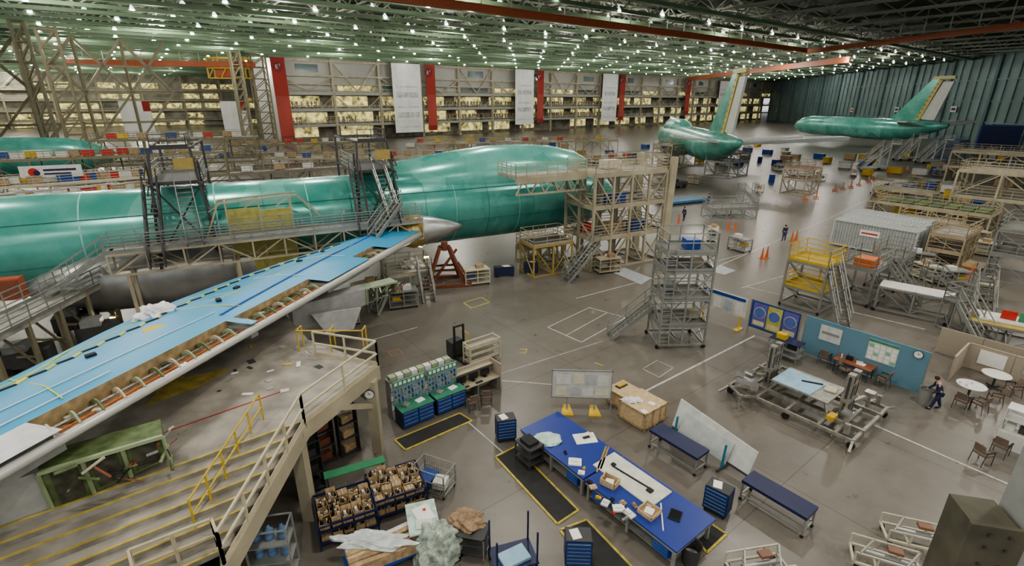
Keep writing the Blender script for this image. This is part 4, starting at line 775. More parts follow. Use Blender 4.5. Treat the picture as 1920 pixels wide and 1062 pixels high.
t=thing('long_crate_cart',G(722,1055),RA-R(8),'low cart loaded with long brown wrapped boards','cart'); M().box(-1.2,-.5,.3,1.2,.5,.4,BLUE).obj('bed',parent=t)
for k in range(5): M().cb(0,-.38+k*.19,.4+.05*(k%2),2.2,.16,.35,(CARD,BROWN,WOOD,CARD,WHITE)[k],R(2*k-4)).obj('board',parent=t)
for x in (-1,1):
    for y in (-.4,.4): M().tube((x-.03,y,.15),(x+.03,y,.15),.15,BLACK,n=12).obj('wheel',parent=t)
blob('clear_plastic_wrap',G(700,1015,.8),1.,.3,.12,PLAST,'long clear plastic wrap draped over the boards','plastic wrap',.3,11)
t=thing('paper_cart',G(795,1010),RA-R(20),'dark cart topped with white papers and green sheets','cart'); M().box(-.5,-.7,.9,.5,.7,.95,TARP).obj('top',parent=t); M().cb(.05,.1,.95,.55,.75,.02,PAPER,.3).obj('paper',parent=t); M().cb(0,-.35,.96,.5,.4,.02,WHITE,-.2).obj('paper',parent=t); M().cb(.1,.25,.98,.09,.09,.02,RED,.2).obj('red_mark',parent=t)
for x in (-.45,.45):
    for y in (-.65,.65): M().box(x-.03,y-.03,0,x+.03,y+.03,.9,DGREY).obj('leg',parent=t)
blob('plastic_heap',G(822,1045,.0),.65,.6,1.,mt('pale_plastic_film',(.38,.44,.38),.2,var=.5,scale=5,bump=.6),'heaped pale translucent plastic bags','plastic bag',.2,21)
t=thing('utility_cart',G(888,1035),RA-R(50),'grey wire utility cart under brown paper heap','cart'); m=M()
for x in (-.45,.45):
    for y in (-.35,.35): m.bar((x,y,.1),(x,y,.95),.04,STEEL)
for z in (.25,.6,.92): m.box(-.47,-.37,z,.47,.37,z+.03,DGREY)
m.obj('frame',parent=t)
for x in (-.4,.4): M().tube((x-.03,0,.08),(x+.03,0,.08),.08,BLACK,n=12).obj('caster',parent=t)
blob('brown_paper_heap',G(875,978,.95),.5,.42,.22,BROWN,'crumpled brown packing paper on a wire cart','packing paper',.2,31)
t=thing('post_cart',G(962,1060),RA-R(20),'blue flat cart with tall corner posts and pale sheets','cart'); M().box(-.7,-.5,.35,.7,.5,.42,NAVY).obj('bed',parent=t)
for x in (-.65,.65):
    for y in (-.45,.45): M().bar((x,y,.4),(x,y,1.6),.05,NAVY).obj('post',parent=t); M().tube((x-.03,y,.13),(x+.03,y,.13),.13,BLACK,n=12).obj('wheel',parent=t)
M().cb(0,-.1,.42,.9,.6,.1,LBLUE,.2).obj('sheet_stack',parent=t)
t=thing('waste_bin',G(1293,1056),0,'round dark grey mesh waste bin by the blue table','bin'); M().lathe((0,0,0),(0,0,1),[(0,.24),(.75,.3),(.78,.32)],DGREY,20,up=(1,0,0),close=False).obj('can',parent=t); M().lathe((0,0,.3),(0,0,1),[(0,.2),(.05,.25)],WHITE,16,up=(1,0,0)).obj('liner',parent=t)
rc=G(520,1075); t=thing('bottle_rack',rc,R(10),'grey rack holding water cooler bottles beneath the platform','rack'); m=M()
for x in (-.6,.6):
    for y in (-.35,.35): m.bar((x,y,0),(x,y,2.),.05,GREY)
for y in (-.35,.35): m.bar((-.6,y,1.98),(.6,y,1.98),.04,GREY)
for x in (-.6,.6): m.bar((x,-.35,1.98),(x,.35,1.98),.04,GREY)
m.obj('frame',parent=t)
for z in (.1,.75,1.4): M().box(-.62,-.37,z,.62,.37,z+.04,GREY).obj('shelf',parent=t)
bw=mt('water_bottle_blue',(.12,.22,.36),.1,var=.05); b0=None
for z in (.79,1.44):
    for i in range(3):
        p=rc+Matrix.Rotation(R(10),3,'Z')@V((-.38+i*.38,0,z))
        if b0 is None: b0=M().lathe((0,0,0),(0,0,1),[(0,.13),(.02,.14),(.18,.14),(.19,.13),(.2,.14),(.33,.14),(.4,.06),(.46,.05),(.47,.05)],bw,18,up=(1,0,0)).obj('water_bottle',loc=p,smooth=True,label='blue translucent water cooler bottle on the rack',cat='bottle',group='water cooler bottles')
        else: o=b0.copy(); COL.objects.link(o); o.location=p
for i,(x,y) in enumerate(((-6.9,17.6),(-7.7,17.),(-8.5,18.6),(-7.6,15.4))):
    t=thing('locker_shelf',(x,y,0),RA,'dark rusty storage shelf standing under the platform','shelf','shelves under the platform')
    for z in (.1,.8,1.5,2.2): M().box(-.4,-.25,z,.4,.25,z+.04,DGREY).obj('shelf',parent=t)
    for a_ in (-.4,.38): M().box(a_,-.25,0,a_+.03,.25,2.3,DGREY).obj('side',parent=t)
    for z in (.14,.84,1.54): M().cb(0,0,z,.5,.3,.3,(CARD,RUST,GREY,DGREY)[i],.2).obj('box',parent=t)
# ================================================================ PARTITION + MEETING AREA
PB=G(1722,740)
def pb(name,label,cat,y0): return thing(name,PB+BX*y0,RA,label,cat)
t=pb('office_partition','light blue fabric partition with pinned notices','partition',0)
for k in range(3): M().box(0,k*1.95,.05,.07,k*1.95+1.92,2.35,PBLUE).obj('panel',parent=t)
for k in range(4): M().box(-.01,k*1.95-.03,0,.08,k*1.95+.01,2.38,STEEL).obj('post',parent=t)
M().box(-.03,3.9,1.2,0,5.,2.1,mt('notice_paper',(.58,.60,.58),.7)).box(-.035,4.,1.6,-.03,4.9,1.75,GREY).obj('notice_board',parent=t)
g=M().box(-.03,1.25,1.0,0,2.6,2.15,mt('status_white',(.55,.62,.56),.6)); g.box(-.035,1.25,2.02,-.03,2.6,2.15,PGREEN)
for i in range(5):
    for j in range(4): g.box(-.04,1.3+i*.26,1.04+j*.23,-.03,1.5+i*.26,1.22+j*.23,PAPER if (i*3+j)%5 else mt('cell_green',(.25,.48,.34),.6))
g.obj('status_board',parent=t)
clock(PB+BX*.45-AX*.05+V((0,0,2.1)),RA-R(90),'round white wall clock with black rim on the blue partition')
t=pb('poster_board','dark blue board with violet and yellow round posters','board',6.1); M().box(0,0,.5,.06,3.,2.3,mt('poster_navy',(.03,.07,.22),.5)).obj('panel',parent=t)
for k,y in enumerate((.55,1.5,2.4)):
    bgm=mt('poster_soft_yellow',(.50,.45,.12),.6) if k==1 else PURP
    M().box(-.02,y-.43,.65,0,y+.43,2.2,bgm).obj('poster',parent=t); M().lathe((-.02,y,1.6),(-1,0,0),[(0,.37),(.02,.37)],mt('poster_pale_yellow',(.58,.55,.30),.6),24).lathe((-.04,y,1.6),(-1,0,0),[(0,.33),(.02,.33)],mt('poster_blue',(.10,.16,.42),.6),24).obj('emblem',parent=t); M().box(-.03,y-.35,.75,-.02,y+.35,1.05,mt('poster_pale_yellow',(.58,.55,.30),.6)).obj('caption_strip',parent=t)
for y in (0,3.): M().box(-.03,y-.03,0,.09,y+.03,2.35,STEEL).obj('post',parent=t)
t=pb('notice_sign','white freestanding notice board with blue header','board',9.4); M().box(0,0,.9,.06,3.2,2.2,mt('paper_grey',(.6,.6,.57),.8)).obj('panel',parent=t); M().box(-.02,.1,1.95,0,3.1,2.15,BLUE).obj('header_strip',parent=t)
for k in range(4): M().box(-.02,.2+k*.75,1.05,0,.75+k*.75,1.8,(WHITE,mt('pale_grey_print',(.45,.5,.55),.6),PAPER,mt('navy_print',(.1,.15,.3),.6))[k]).obj('sheet',parent=t)
for y in (.3,2.9): M().box(-.03,y-.04,0,.07,y+.04,.9,YEL).obj('post',parent=t); M().box(-.4,y-.15,0,.4,y+.15,.05,YEL).obj('foot',parent=t)
MTP=G(1600,700)-AX*.25
t=thing('meeting_table',MTP,RA,'reddish laminate meeting table against the blue partition','table'); M().box(-.45,-.9,.7,.45,.9,.75,REDWOOD).obj('tabletop',parent=t)
for x in (-.38,.38):
    for y in (-.8,.8): M().box(x-.03,y-.03,0,x+.03,y+.03,.7,DGREY).obj('leg',parent=t)
for nm,m,y,x,lb,c_ in (('paper_stack',M().cb(0,0,0,.3,.4,.05,PAPER).cb(.1,.1,.05,.25,.3,.02,WHITE,.4),-.3,0,'white papers on the reddish table','paper'),('radio',M().cb(0,0,0,.2,.3,.2,BLACK).cb(0,.1,.2,.02,.02,.15,BLACK),.3,.1,'black radio on the reddish table','radio'),('bottle',M().lathe((0,0,0),(0,0,1),[(0,.04),(.18,.04),(.24,.015),(.26,.015)],WHITE,10,up=(1,0,0)),.65,0,'small white bottle on the reddish table','bottle')):
    p=MTP+BX*y+AX*x; m.obj(nm,loc=(p.x,p.y,.75),rot=RA,label=lb,cat=c_)
t=thing('equipment_cart',G(1474,668)-AX*.3,RA,'grey equipment cart with yellow and blue gear before the posters','cart'); m=M()
for x in (-.4,.4):
    for y in (-.8,.8): m.bar((x,y,.1),(x,y,1.1),.06,STEEL)
for z in (.3,.7): m.bar((-.4,-.8,z),(-.4,.8,z),.04,STEEL); m.bar((.4,-.8,z),(.4,.8,z),.04,STEEL)
for y in (-.8,.8): m.bar((-.4,y,.3),(.4,y,.3),.04,STEEL)
m.obj('frame',parent=t)
for z in (.3,.7,1.1): M().box(-.42,-.82,z,.42,.82,z+.04,NAVY if z>1 else GREY).obj('shelf',parent=t)
M().cb(0,.3,1.14,.4,.5,.3,YEL).obj('gearbox',parent=t); M().cb(0,-.4,.74,.5,.5,.25,BLACK).obj('gearbox',parent=t)
PK=G(1778,716); t=thing('break_area_partition',PK,RA,'beige fabric partition enclosing the break area','partition')
for k in range(2): M().box(k*1.3,0,.05,k*1.3+1.27,.07,1.45,PBEI).obj('panel',parent=t); M().box(k*1.3,-.01,1.45,k*1.3+1.27,.08,1.5,BEIGE).obj('top_trim',parent=t)
for k in range(4): M().box(2.6,-k*1.9-1.87,.05,2.67,-k*1.9,1.45,PBEI).obj('panel',parent=t); M().box(2.59,-k*1.9-1.87,1.45,2.68,-k*1.9,1.5,BEIGE).obj('top_trim',parent=t)
M().box(2.56,-1.6,.5,2.6,-.5,1.3,PAPER).obj('notice_board',parent=t); M().box(2.56,-3.4,.6,2.6,-2.3,1.3,mt('board_grey',(.42,.4,.37),.6)).obj('notice_board',parent=t)
t=thing('break_area_partition',PK+BX*1.5+AX*3.6,RA,'second beige fabric cubicle partition beyond the break area','partition')
for k in range(4): M().box(0,-k*1.9-1.87,.05,.07,-k*1.9,1.6,PBEI).obj('panel',parent=t)
rt=thing('round_table',G(1813,747),0,'round white-topped break table with drinks','table','round break tables'); M().lathe((0,0,.72),(0,0,1),[(0,.58),(.03,.6),(.05,.6)],WHITE,32,up=(1,0,0)).obj('tabletop',parent=rt); M().tube((0,0,.04),(0,0,.72),.05,DGREY).obj('pedestal',parent=rt); M().bar((-.35,0,.03),(.35,0,.03),.06,DGREY).bar((0,-.35,.03),(0,.35,.03),.06,DGREY).obj('base',parent=rt)
dup(rt,G(1860,726),0,'round white-topped break table by the beige partition')
for u,v in ((1800,719),(1822,720),(1812,724)): item('drink_cup',M().lathe((0,0,0),(0,0,1),[(0,.035),(.11,.045)],WHITE,10,up=(1,0,0)),u,v,.77,0,'small paper cup on the round table','cup',group='cups on the break table')
t=thing('trash_can',G(1732,756),0,'dark grey round trash can with liner','trash can'); M().lathe((0,0,0),(0,0,1),[(0,.26),(.8,.32),(.84,.34)],GREY,20,up=(1,0,0),close=False).obj('can',parent=t); M().lathe((0,0,.72),(0,0,1),[(0,.3),(.02,.3)],DGREY,20,up=(1,0,0)).obj('liner',parent=t)
t=thing('white_shelf_unit',G(1918,846),RA,'white shelf unit with boxes beside the chairs','shelf'); M().box(-.4,-.9,0,.4,.9,.75,WHITE).obj('cabinet_body',parent=t)
for z in (.75,1.3,1.8): M().box(-.38,-.88,z,.38,.88,z+.04,WHITE).obj('shelf',parent=t)
for y in (-.88,.84): M().box(-.38,y,.75,.38,y+.04,1.8,WHITE).obj('side',parent=t)
for k in range(4): M().cb(0,-.65+k*.42,.79,.4,.3,.3,(WHITE,CARD,DGREY,WHITE)[k]).obj('box',parent=t)
# ================================================================ PEOPLE
def skin(name,vs,es,rs,mat,parent,sub=2):
    me=bpy.data.meshes.new(name); me.from_pydata(vs,es,[]); me.materials.append(mat); o=bpy.data.objects.new(name,me); COL.objects.link(o); o.parent=parent
    md=o.modifiers.new('skin','SKIN')
    for k,r_ in enumerate(rs): me.skin_vertices[0].data[k].radius=(r_,r_)
    me.skin_vertices[0].data[0].use_root=True; md.use_smooth_shade=True; s=o.modifiers.new('sub','SUBSURF'); s.levels=sub; s.render_levels=sub; return o
def person(loc,rot,label,shirt,pants,stride=.0,arm=.2,bend=.1,hair=HAIR,fingers=True):
    b=bend; S=stride
    J=dict(pel=(0,0,.95),sp=(b*.3,0,1.15),ch=(b*.8,0,1.36),nk=(b*1.1,0,1.5),hd=(b*1.4+.02,0,1.62),tp=(b*1.4+.02,0,1.71))
    for sd,g in (('l',1),('r',-1)):
        st=S*g; J['hip'+sd]=(0,g*.1,.9); J['kn'+sd]=(st*.5+.03,g*.11,.49+(.03 if st<0 else 0)); J['an'+sd]=(st,g*.11,.08+(.06 if st<0 else 0)); J['to'+sd]=(st+.16,g*.12,.035+(.0 if st>=0 else .02))
        J['sh'+sd]=(b*.9,g*.19,1.42); J['el'+sd]=(b*.9-st*.3,g*.25,1.15); J['wr'+sd]=(b*.9-st*.5+arm,g*.24,.93); J['ha'+sd]=(b*.9-st*.5+arm+.03,g*.24,.85)
    RR=dict(pel=.13,sp=.12,ch=.14,nk=.055,hd=.095,tp=.07,hip=.095,kn=.06,an=.042,to=.035,sh=.06,el=.043,wr=.028,ha=.03)
    E=[('pel','sp'),('sp','ch'),('ch','nk'),('nk','hd'),('hd','tp')]
    for s_ in 'lr': E+=[('pel','hip'+s_),('hip'+s_,'kn'+s_),('kn'+s_,'an'+s_),('an'+s_,'to'+s_),('ch','sh'+s_),('sh'+s_,'el'+s_),('el'+s_,'wr'+s_),('wr'+s_,'ha'+s_)]
    def rad(k): return RR[k] if k in RR else RR[k[:-1]]
    def sub(keys,extra):
        ks=[k for k in J if k in keys]; ks.sort(key=lambda k:0 if k=='pel' else 1); ix={k:i for i,k in enumerate(ks)}
        return [J[k] for k in ks],[(ix[a],ix[c]) for a,c in E if a in ix and c in ix],[rad(k)+extra for k in ks],ix
    t=thing('person',loc,rot,label,'person')
    vs,es,rs,ix=sub(set(J),0)
    if fingers:
        for s_,g in (('l',1),('r',-1)):
            h=J['ha'+s_]
            for f,(dx,ln) in enumerate(((.027,.07),(.009,.08),(-.009,.075),(-.027,.06))):
                n=len(vs); vs+=[(h[0]+dx,h[1],h[2]-.03),(h[0]+dx+.012,h[1]-g*.012,h[2]-.03-ln)]; rs+=[.010,.008]; es+=[(ix['ha'+s_],n),(n,n+1)]
            n=len(vs); vs+=[(h[0]+.045,h[1]-g*.01,h[2]+.0),(h[0]+.06,h[1]-g*.02,h[2]-.04)]; rs+=[.011,.009]; es+=[(ix['ha'+s_],n),(n,n+1)]
    skin('body',vs,es,rs,SKIN,t)
    vs,es,rs,_=sub({'pel','sp','ch','shl','shr','ell','elr','wrl','wrr'},.018); skin('shirt',vs,es,rs,shirt,t)
    vs,es,rs,_=sub({'pel','hipl','hipr','knl','knr','anl','anr'},.022); skin('trousers',vs,es,rs,pants,t)
    for s_ in 'lr': a=J['an'+s_];c=J['to'+s_]; skin('shoe',[(a[0]-.05,a[1],max(.045,a[2]-.03)),(a[0]+.05,a[1],max(.045,a[2]-.035)),(c[0]+.03,c[1],.045)],[(0,1),(1,2)],[.05,.052,.045],BLACK,t)
    h=J['hd']; M().lathe((h[0]-.015,0,h[2]-.02),(0,0,1),[(0,.095),(.05,.108),(.1,.1),(.14,.06),(.15,.01)],hair,16,up=(1,0,0)).obj('hair',parent=t,smooth=True)
    M().tube((h[0]+.085,0,h[2]+.02),(h[0]+.115,0,h[2]-.015),.01,SKIN,.016,n=6).obj('nose',parent=t)
    for g in (-1,1): M().lathe((h[0]+.083,g*.032,h[2]+.02),(1,0,0),[(0,.012),(.01,.004)],BLACK,8).obj('eye',parent=t)
    M().bar((h[0]+.088,-.022,h[2]-.045),(h[0]+.088,.022,h[2]-.045),.008,RED).obj('mouth',parent=t)
    return t
person(G(1752,768),R(150),'person in dark navy work clothes walking and leaning slightly forward',CLOTHN,CLOTHN,.2,.15,.18)
person(G(1469,452),R(100),'person in dark clothes standing on the shop floor',CLOTHN,CLOTHD,.06,.1,.03); person(G(1327,386),R(20),'person in blue shirt standing beside a work stand',CLOTHD,CLOTHN,.05,.1,.05,fingers=False)
person(G(1282,414),R(200),'person in dark clothes standing near the nose dock',CLOTHN,CLOTHN,.08,.1,.05,fingers=False)
# ================================================================ ASSEMBLY FIXTURE
FX=V((14.3,21.1,0)); t=thing('assembly_fixture',FX,RA,'wheeled grey steel assembly fixture with twin masts and blue covered table','fixture')
FS=mt('fixture_steel',(.35,.34,.30),.4,.5,var=.25,scale=5)
m=M()
for x in (-1.,1.): m.bar((x,-2.9,.5),(x,2.9,.5),.14,FS,.2)
for y in (-2.8,-2.1,-1.4,0,1.4,2.1,2.8): m.bar((-2.,y,.45),(2.,y,.45),.12,FS,.16)
for x in (-2,2):
    m.bar((x,-2.8,.45),(x,2.8,.45),.1,FS,.14)
    for y in (-2.8,2.8): m.bar((x,y,.45),(x*1.35,y*1.05,.3),.1,FS)
m.bar((-2.,2.8,.5),(-3.2,1.6,.9),.1,FS); m.bar((-2.,1.4,.5),(-3.2,1.6,.9),.1,FS); m.bar((-3.2,1.6,.3),(-3.2,1.6,1.),.1,FS)
for x in (-1,1):
    for y in (-1.4,1.4): m.bar((x,y,.5),(x*.6,y*.7,1.1),.08,FS)
m.obj('base_frame',parent=t)
for y in (-1.75,1.75):
    k=M()
    for dx in (-.28,.28): k.box(dx-.16,y-.14,.5,dx+.16,y+.14,2.6,FS); k.box(dx-.18,y-.05,.6,dx-.16,y+.05,2.5,DGREY); k.box(dx-.05,y-.16,.6,dx+.05,y-.14,2.5,DGREY)
    k.box(-.5,y-.18,1.2,.5,y+.18,1.4,FS); k.box(-.45,y-.16,2.05,.45,y+.16,2.2,FS); k.obj('mast',parent=t)
    for x in (-1.3,1.3): q=M(); q.bar((x*.2,y*1.,.9),(x,y*1.25,1.15),.14,FS); q.bar((x,y*1.25,.45),(x,y*1.25,1.3),.14,FS); q.box(x-.2,y*1.25-.2,1.2,x+.2,y*1.25+.2,1.32,CHROME); q.bar((x,y*1.25,.8),(x*1.4,y*1.4,.8),.1,CHROME); q.box(x*1.4-.1,y*1.4-.1,.6,x*1.4+.1,y*1.4+.1,1.05,FS); q.obj('arm',parent=t)
M().prism([V((-1.05,-1.3,1.1)),V((1.,-1.3,1.1)),V((1.,1.3,1.1)),V((-1.05,1.3,1.1))],(0,0,.06),FS).obj('table_plate',parent=t); M().prism([V((-1.,-.5,1.17)),V((.7,-.6,1.17)),V((.8,1.25,1.17)),V((-1.,1.25,1.17))],(0,0,.02),LBLUE).obj('blue_cover',parent=t)
M().cb(.2,-.1,1.19,.1,.9,.04,BLACK,.5).obj('tool',parent=t); M().cb(.3,-.9,1.17,.6,.5,.06,CREAM,.2).obj('plate',parent=t); M().cb(-1.1,-1.6,.55,.5,.3,.2,YEL).obj('gearbox',parent=t); M().cb(.9,2.2,.55,.3,.3,.2,YEL).obj('gearbox',parent=t)
for x in (-1.9,1.9):
    for y in (-2.75,0,2.75): M().tube((x-.06,y,.16),(x+.06,y,.16),.16,BLACK,n=14).bar((x,y,.16),(x,y,.42),.08,STEEL).obj('caster',parent=t)
for dx,dy in ((0,0),(.5,.3)): M().prism([V((-2.2+dx,1.3+dy,.9)),V((-1.7+dx,1.5+dy,.9)),V((-1.9+dx,2.5+dy,.9)),V((-2.5+dx,2.3+dy,.9))],(0,0,.2),CHROME).obj('swivel_plate',parent=t)
# ================================================================ STANDS
ts=scaffold('tall_work_stand','tall galvanised multi-level work stand on casters with ladders','work stand',V((10.1,28.1,0)),RA-R(35),2.8,2.1,[1.5,3.2,4.9,6.],STEEL,MESHD,nx=3,ny=2,pw=.1,casters=True,mid=1)
m=M()
for x in (-1.45,-.9): m.bar((x,-1.35,.3),(x,-1.2,6.2),.06,STEEL)
for k in range(20): m.bar((-1.45,-1.33,.6+k*.28),(-.9,-1.33,.6+k*.28),.04,STEEL)
m.obj('ladder',parent=ts); M().box(-.2,-.6,6.05,.6,.2,6.6,BLUE).obj('tool_box',parent=ts); M().stair((-4.,.6,.0),(-1.5,.6,2.2),.8,STEEL,MESHD).obj('stair',parent=ts)
for x,y,z in ((.9,0,1.6),(-.5,.4,3.25),(.6,-.3,4.95)): M().cb(x,y,z,.6,.5,.5,(GREY,BEIGE,DGREY)[int(z)%3]).obj('gear_box',parent=ts)
ys=scaffold('yellow_top_stand','grey work stand with yellow guard rails','work stand',G(1517,575)+BX*.2,RA,2.6,2.6,[1.6,3.5],STEEL,mt('dull_yellow_deck',(.45,.34,.08),.5),nx=2,ny=2,pw=.13,casters=True,railmat=YR)
M().stair((-1.9,-3.2,0),(-.6,-1.3,3.5),.8,STEEL,MESHD).obj('stair',parent=ys)
s2=scaffold('work_stand','grey wheeled work stand carrying an orange case','work stand',G(1615,560)+BX*.2,RA,3.4,2.2,[2.7],STEEL,GREY,nx=2,ny=2,pw=.12,casters=True); M().box(-1.2,-.7,2.72,.3,.5,3.3,ORANGE).obj('tool_box',parent=s2); M().stair((1.2,-3.4,0),(1.2,-1.1,2.7),.8,STEEL,MESHD).obj('stair',parent=s2)
scaffold('work_stand','grey braced stand with long white top','work stand',G(1705,590),RA-R(80),4.,1.7,[1.9],STEEL,WHITE,nx=3,ny=2,pw=.1,casters=True,rail=False)
scaffold('work_stand','grey railed work stand beside the white-topped stand','work stand',G(1660,535),RA,3.,2.,[1.5,2.6],STEEL,MESHD,nx=3,ny=2,pw=.09,casters=True)
def rstair(u,v,rot,h,label,mat=STEEL):
    L=h*.9; t=thing('rolling_stair',G(u,v),rot,label,'stair','rolling access stairs'); M().stair((-L,0,.1),(.2,0,h),1.,mat,MESHD).bar((.2,-.5,0),(.2,-.5,h),.08,mat).bar((.2,.5,0),(.2,.5,h),.08,mat).bar((-L,-.5,.1),(1.1,-.5,.1),.07,mat).bar((-L,.5,.1),(1.1,.5,.1),.07,mat).obj('stair_frame',parent=t)
    m=M().box(.2,-.55,h-.05,1.1,.55,h,MESHD); m.rail([(.2,-.5,h),(1.1,-.5,h),(1.1,.5,h),(.2,.5,h)],mat,sp=.9)
    for y in (-.5,.5): m.bar((1.1,y,0),(1.1,y,h),.08,mat); m.bar((.2,y,.2),(1.1,y,h-.2),.05,mat)
    m.obj('landing',parent=t)
rstair(1795,625,RA+R(60),2.,'grey wheeled access stair with handrails'); rstair(1752,560,RA+R(120),1.8,'small grey wheeled access stair'); rstair(1395,385,R(150),2.,'grey wheeled access stair beside aircraft tail'); rstair(1830,585,RA+R(20),2.2,'grey wheeled access stair near the tan stands'); rstair(1690,470,RA+R(200),1.6,'tan wheeled step stair by the containers',BEIGE)
s4=scaffold('yellow_bench_stand','low stand with yellow top and white covers','work stand',G(1885,640),RA-R(80),4.,2.6,[1.3],STEEL,mt('dull_yellow_deck',(.45,.34,.08),.5),nx=3,ny=2,pw=.1,rail=False)
M().cb(-.5,0,1.32,2.2,1.6,.12,WHITE,.1).obj('white_cover',parent=s4); M().box(-.6,-.2,1.45,.1,-.1,2.,RED).obj('sign_panel',parent=s4); M().box(.2,-.2,1.45,.9,-.1,2.,PGREEN).obj('sign_panel',parent=s4)
scaffold('grey_frame_stand','tall grey galvanised frame stand','work stand',G(1898,520),RA,4.5,3,[2.2,4.2],STEEL,MESHD,nx=3,ny=2,pw=.12)
TAN=mt('tan_paint',(.40,.33,.22),.5)
scaffold('timber_ladder_stand','low tan stand with ladder frames','work stand',G(1775,490),RA,5,2.5,[1.4,2.8],TAN,DIRTY,nx=5,ny=2,pw=.12)
scaffold('timber_ladder_stand','low tan stand with open shelves','work stand',G(1735,455),RA+R(90),5,2.2,[1.2,2.4],TAN,DIRTY,nx=4,ny=2,pw=.12)
gd=scaffold('green_deck_stand','long low stand with green deck panels','work stand',G(1745,420),RA+R(90),11,5,[2.2],BEIGE,mt('green_deck',(.10,.15,.08),.6),nx=5,ny=2,pw=.16)
for k in range(7): M().box(-5+k*1.4,-2.2,2.25,-3.9+k*1.4,2.2,2.45,MT['green_deck'] if k%2 else GREEN).obj('green_panel',parent=gd)
scaffold('beige_dock','tall beige multi-level dock with railings','dock',G(1900,425),RA+R(90),12,5,[3.2,6.2],BEIGE,DIRTY,nx=4,ny=3,pw=.22)
scaffold('beige_dock','beige two-level dock with railings near the hangar doors','dock',G(1885,350),RA+R(90),16,6,[3,5.6],BEIGE,DIRTY,nx=5,ny=2,pw=.24)
scaffold('tan_stand','low tan work stand under equipment','work stand',G(1690,385),RA+R(90),7,3,[2.2],BEIGE,DIRTY,nx=3,ny=2,pw=.16)
scaffold('red_work_stand','grey work stand with faded red deck','work stand',G(1497,362),RA,5.,3.6,[2.4,4.],BEIGE,mt('faded_red',(.30,.13,.09),.6),nx=3,ny=2,pw=.16)
scaffold('grey_stand','grey low work stand beside the aircraft tail','work stand',G(1365,408),RA-R(30),6.,2.6,[1.4],STEEL,GREY,nx=4,ny=2,pw=.12)
scaffold('tail_stand','grey tall work stand beneath the aircraft tail','work stand',G(1360,330),RA,7,5,[3,4.6],GREY,DIRTY,nx=3,ny=2,pw=.2)
scaffold('tail_stand','beige work stand beside aircraft fuselage','work stand',G(1262,312),RA,9,5,[3,5.],BEIGE,DIRTY,nx=3,ny=2,pw=.22)
scaffold('tail_stand','blue-grey work stand below the distant airliner tail','work stand',G(1775,298),RA,10,5,[3,4.6],mt('blue_grey_steel',(.15,.22,.32),.5),DIRTY,nx=4,ny=2,pw=.25)
for u,v,L in ((1640,318,5.5),(1745,305,5),(1700,300,4.5)):
    t=thing('boarding_stair',G(u,v),R(20),'white wheeled boarding stairs beside the distant airliner','stair','boarding stairs'); M().stair((-L,0,.4),(L*.4,0,5.2),1.8,WHITE,GREY).obj('stair_frame',parent=t); m=M()
    for y in (-.9,.9): m.bar((L*.4,y,0),(L*.4,y,5.2),.2,WHITE); m.bar((-L,y,.6),(L*.7,y,.6),.25,WHITE); m.bar((-L*.5,y,.6),(L*.4,y,4.5),.14,WHITE)
    m.box(-L,-.9,.5,L*.7,.9,.6,GREY); m.obj('chassis',parent=t); M().box(L*.4,-1,5.1,L*.9,1,5.2,GREY).rail([(L*.9,-1,5.2),(L*.9,1,5.2)],WHITE).obj('landing',parent=t)
    for x in (-L*.8,L*.5):
        for y in (-.9,.9): M().tube((x,y-.1,.35),(x,y+.1,.35),.35,BLACK,n=14).obj('wheel',parent=t)
cw=mt('container_white',(.50,.52,.52),.5,var=.08); cg=mt('container_roof_grey',(.30,.33,.31),.6); a=G(1555,459)
for k in range(3):
    p=a-BX*3.5+AX*(1.35+k*2.75)+BX*(k*.3)
    t=thing('storage_container',p,RA,'white corrugated storage container with ribbed roof','container','white storage containers'); m=M().box(-1.2,-3.45,.15,1.2,3.45,2.6,cw)
    for x in (-1.25,1.25):
        for y in (-3.5,3.5): m.box(x-.08,y-.08,.1,x+.08,y+.08,2.7,cw)
        m.box(x-.07,-3.5,.1,x+.07,3.5,.25,cw); m.box(x-.07,-3.5,2.58,x+.07,3.5,2.7,cw)
    for y in (-3.5,3.5): m.box(-1.25,y-.06,2.58,1.25,y+.06,2.7,cw)
    for j in range(27): y=-3.35+j*.25; m.box(-1.25,y,.25,-1.2,y+.1,2.58,cg); m.box(1.2,y,.25,1.25,y+.1,2.58,cg)
    m.obj('shell',parent=t); m=M().box(-1.18,-3.4,2.6,1.18,3.4,2.63,cg)
    for j in range(22): y=-3.3+j*.31; m.box(-1.15,y,2.63,1.15,y+.13,2.68,cw)
    m.obj('roof',parent=t)
    for x in (-1.15,.02): M().box(x,-3.54,.25,x+1.13,-3.5,2.55,cw).bar((x+.5,-3.58,.3),(x+.5,-3.58,2.5),.05,STEEL).obj('door',parent=t)
    if k==0: M().box(-1.3,-.6,1.5,-1.26,1.1,2.1,PAPER).box(-1.31,-.45,1.72,-1.3,.95,1.86,RED).obj('sign',parent=t)
t=thing('wing_jack_stand',V((-5.4,38.6,0)),R(10),'red oxide steel tripod stand supporting the wing root','stand'); m=M()
for x,y in ((-1.5,-1.),(1.5,-1.),(1.2,1.2),(-1.2,1.2)): m.bar((x,y,.1),(x*.25,y*.25,3.1),.22,RUST); m.bar((x*.6,y*.6,1.3),(-x*.6,y*.6,1.3),.14,RUST)
m.bar((-2,-1.1,.15),(2,-1.1,.15),.25,RUST); m.bar((-1.6,1.2,.15),(1.6,1.2,.15),.25,RUST); m.bar((-1.4,-1,.1),(1.,.8,2.6),.15,RUST); m.bar((-2,-1.1,.15),(-1,-.8,2.),.12,RUST); m.bar((2,-1.1,.15),(1,-.8,2.),.12,RUST); m.obj('frame',parent=t); M().tube((0,0,2.8),(0,0,3.5),.25,RUST).obj('jack_head',parent=t)
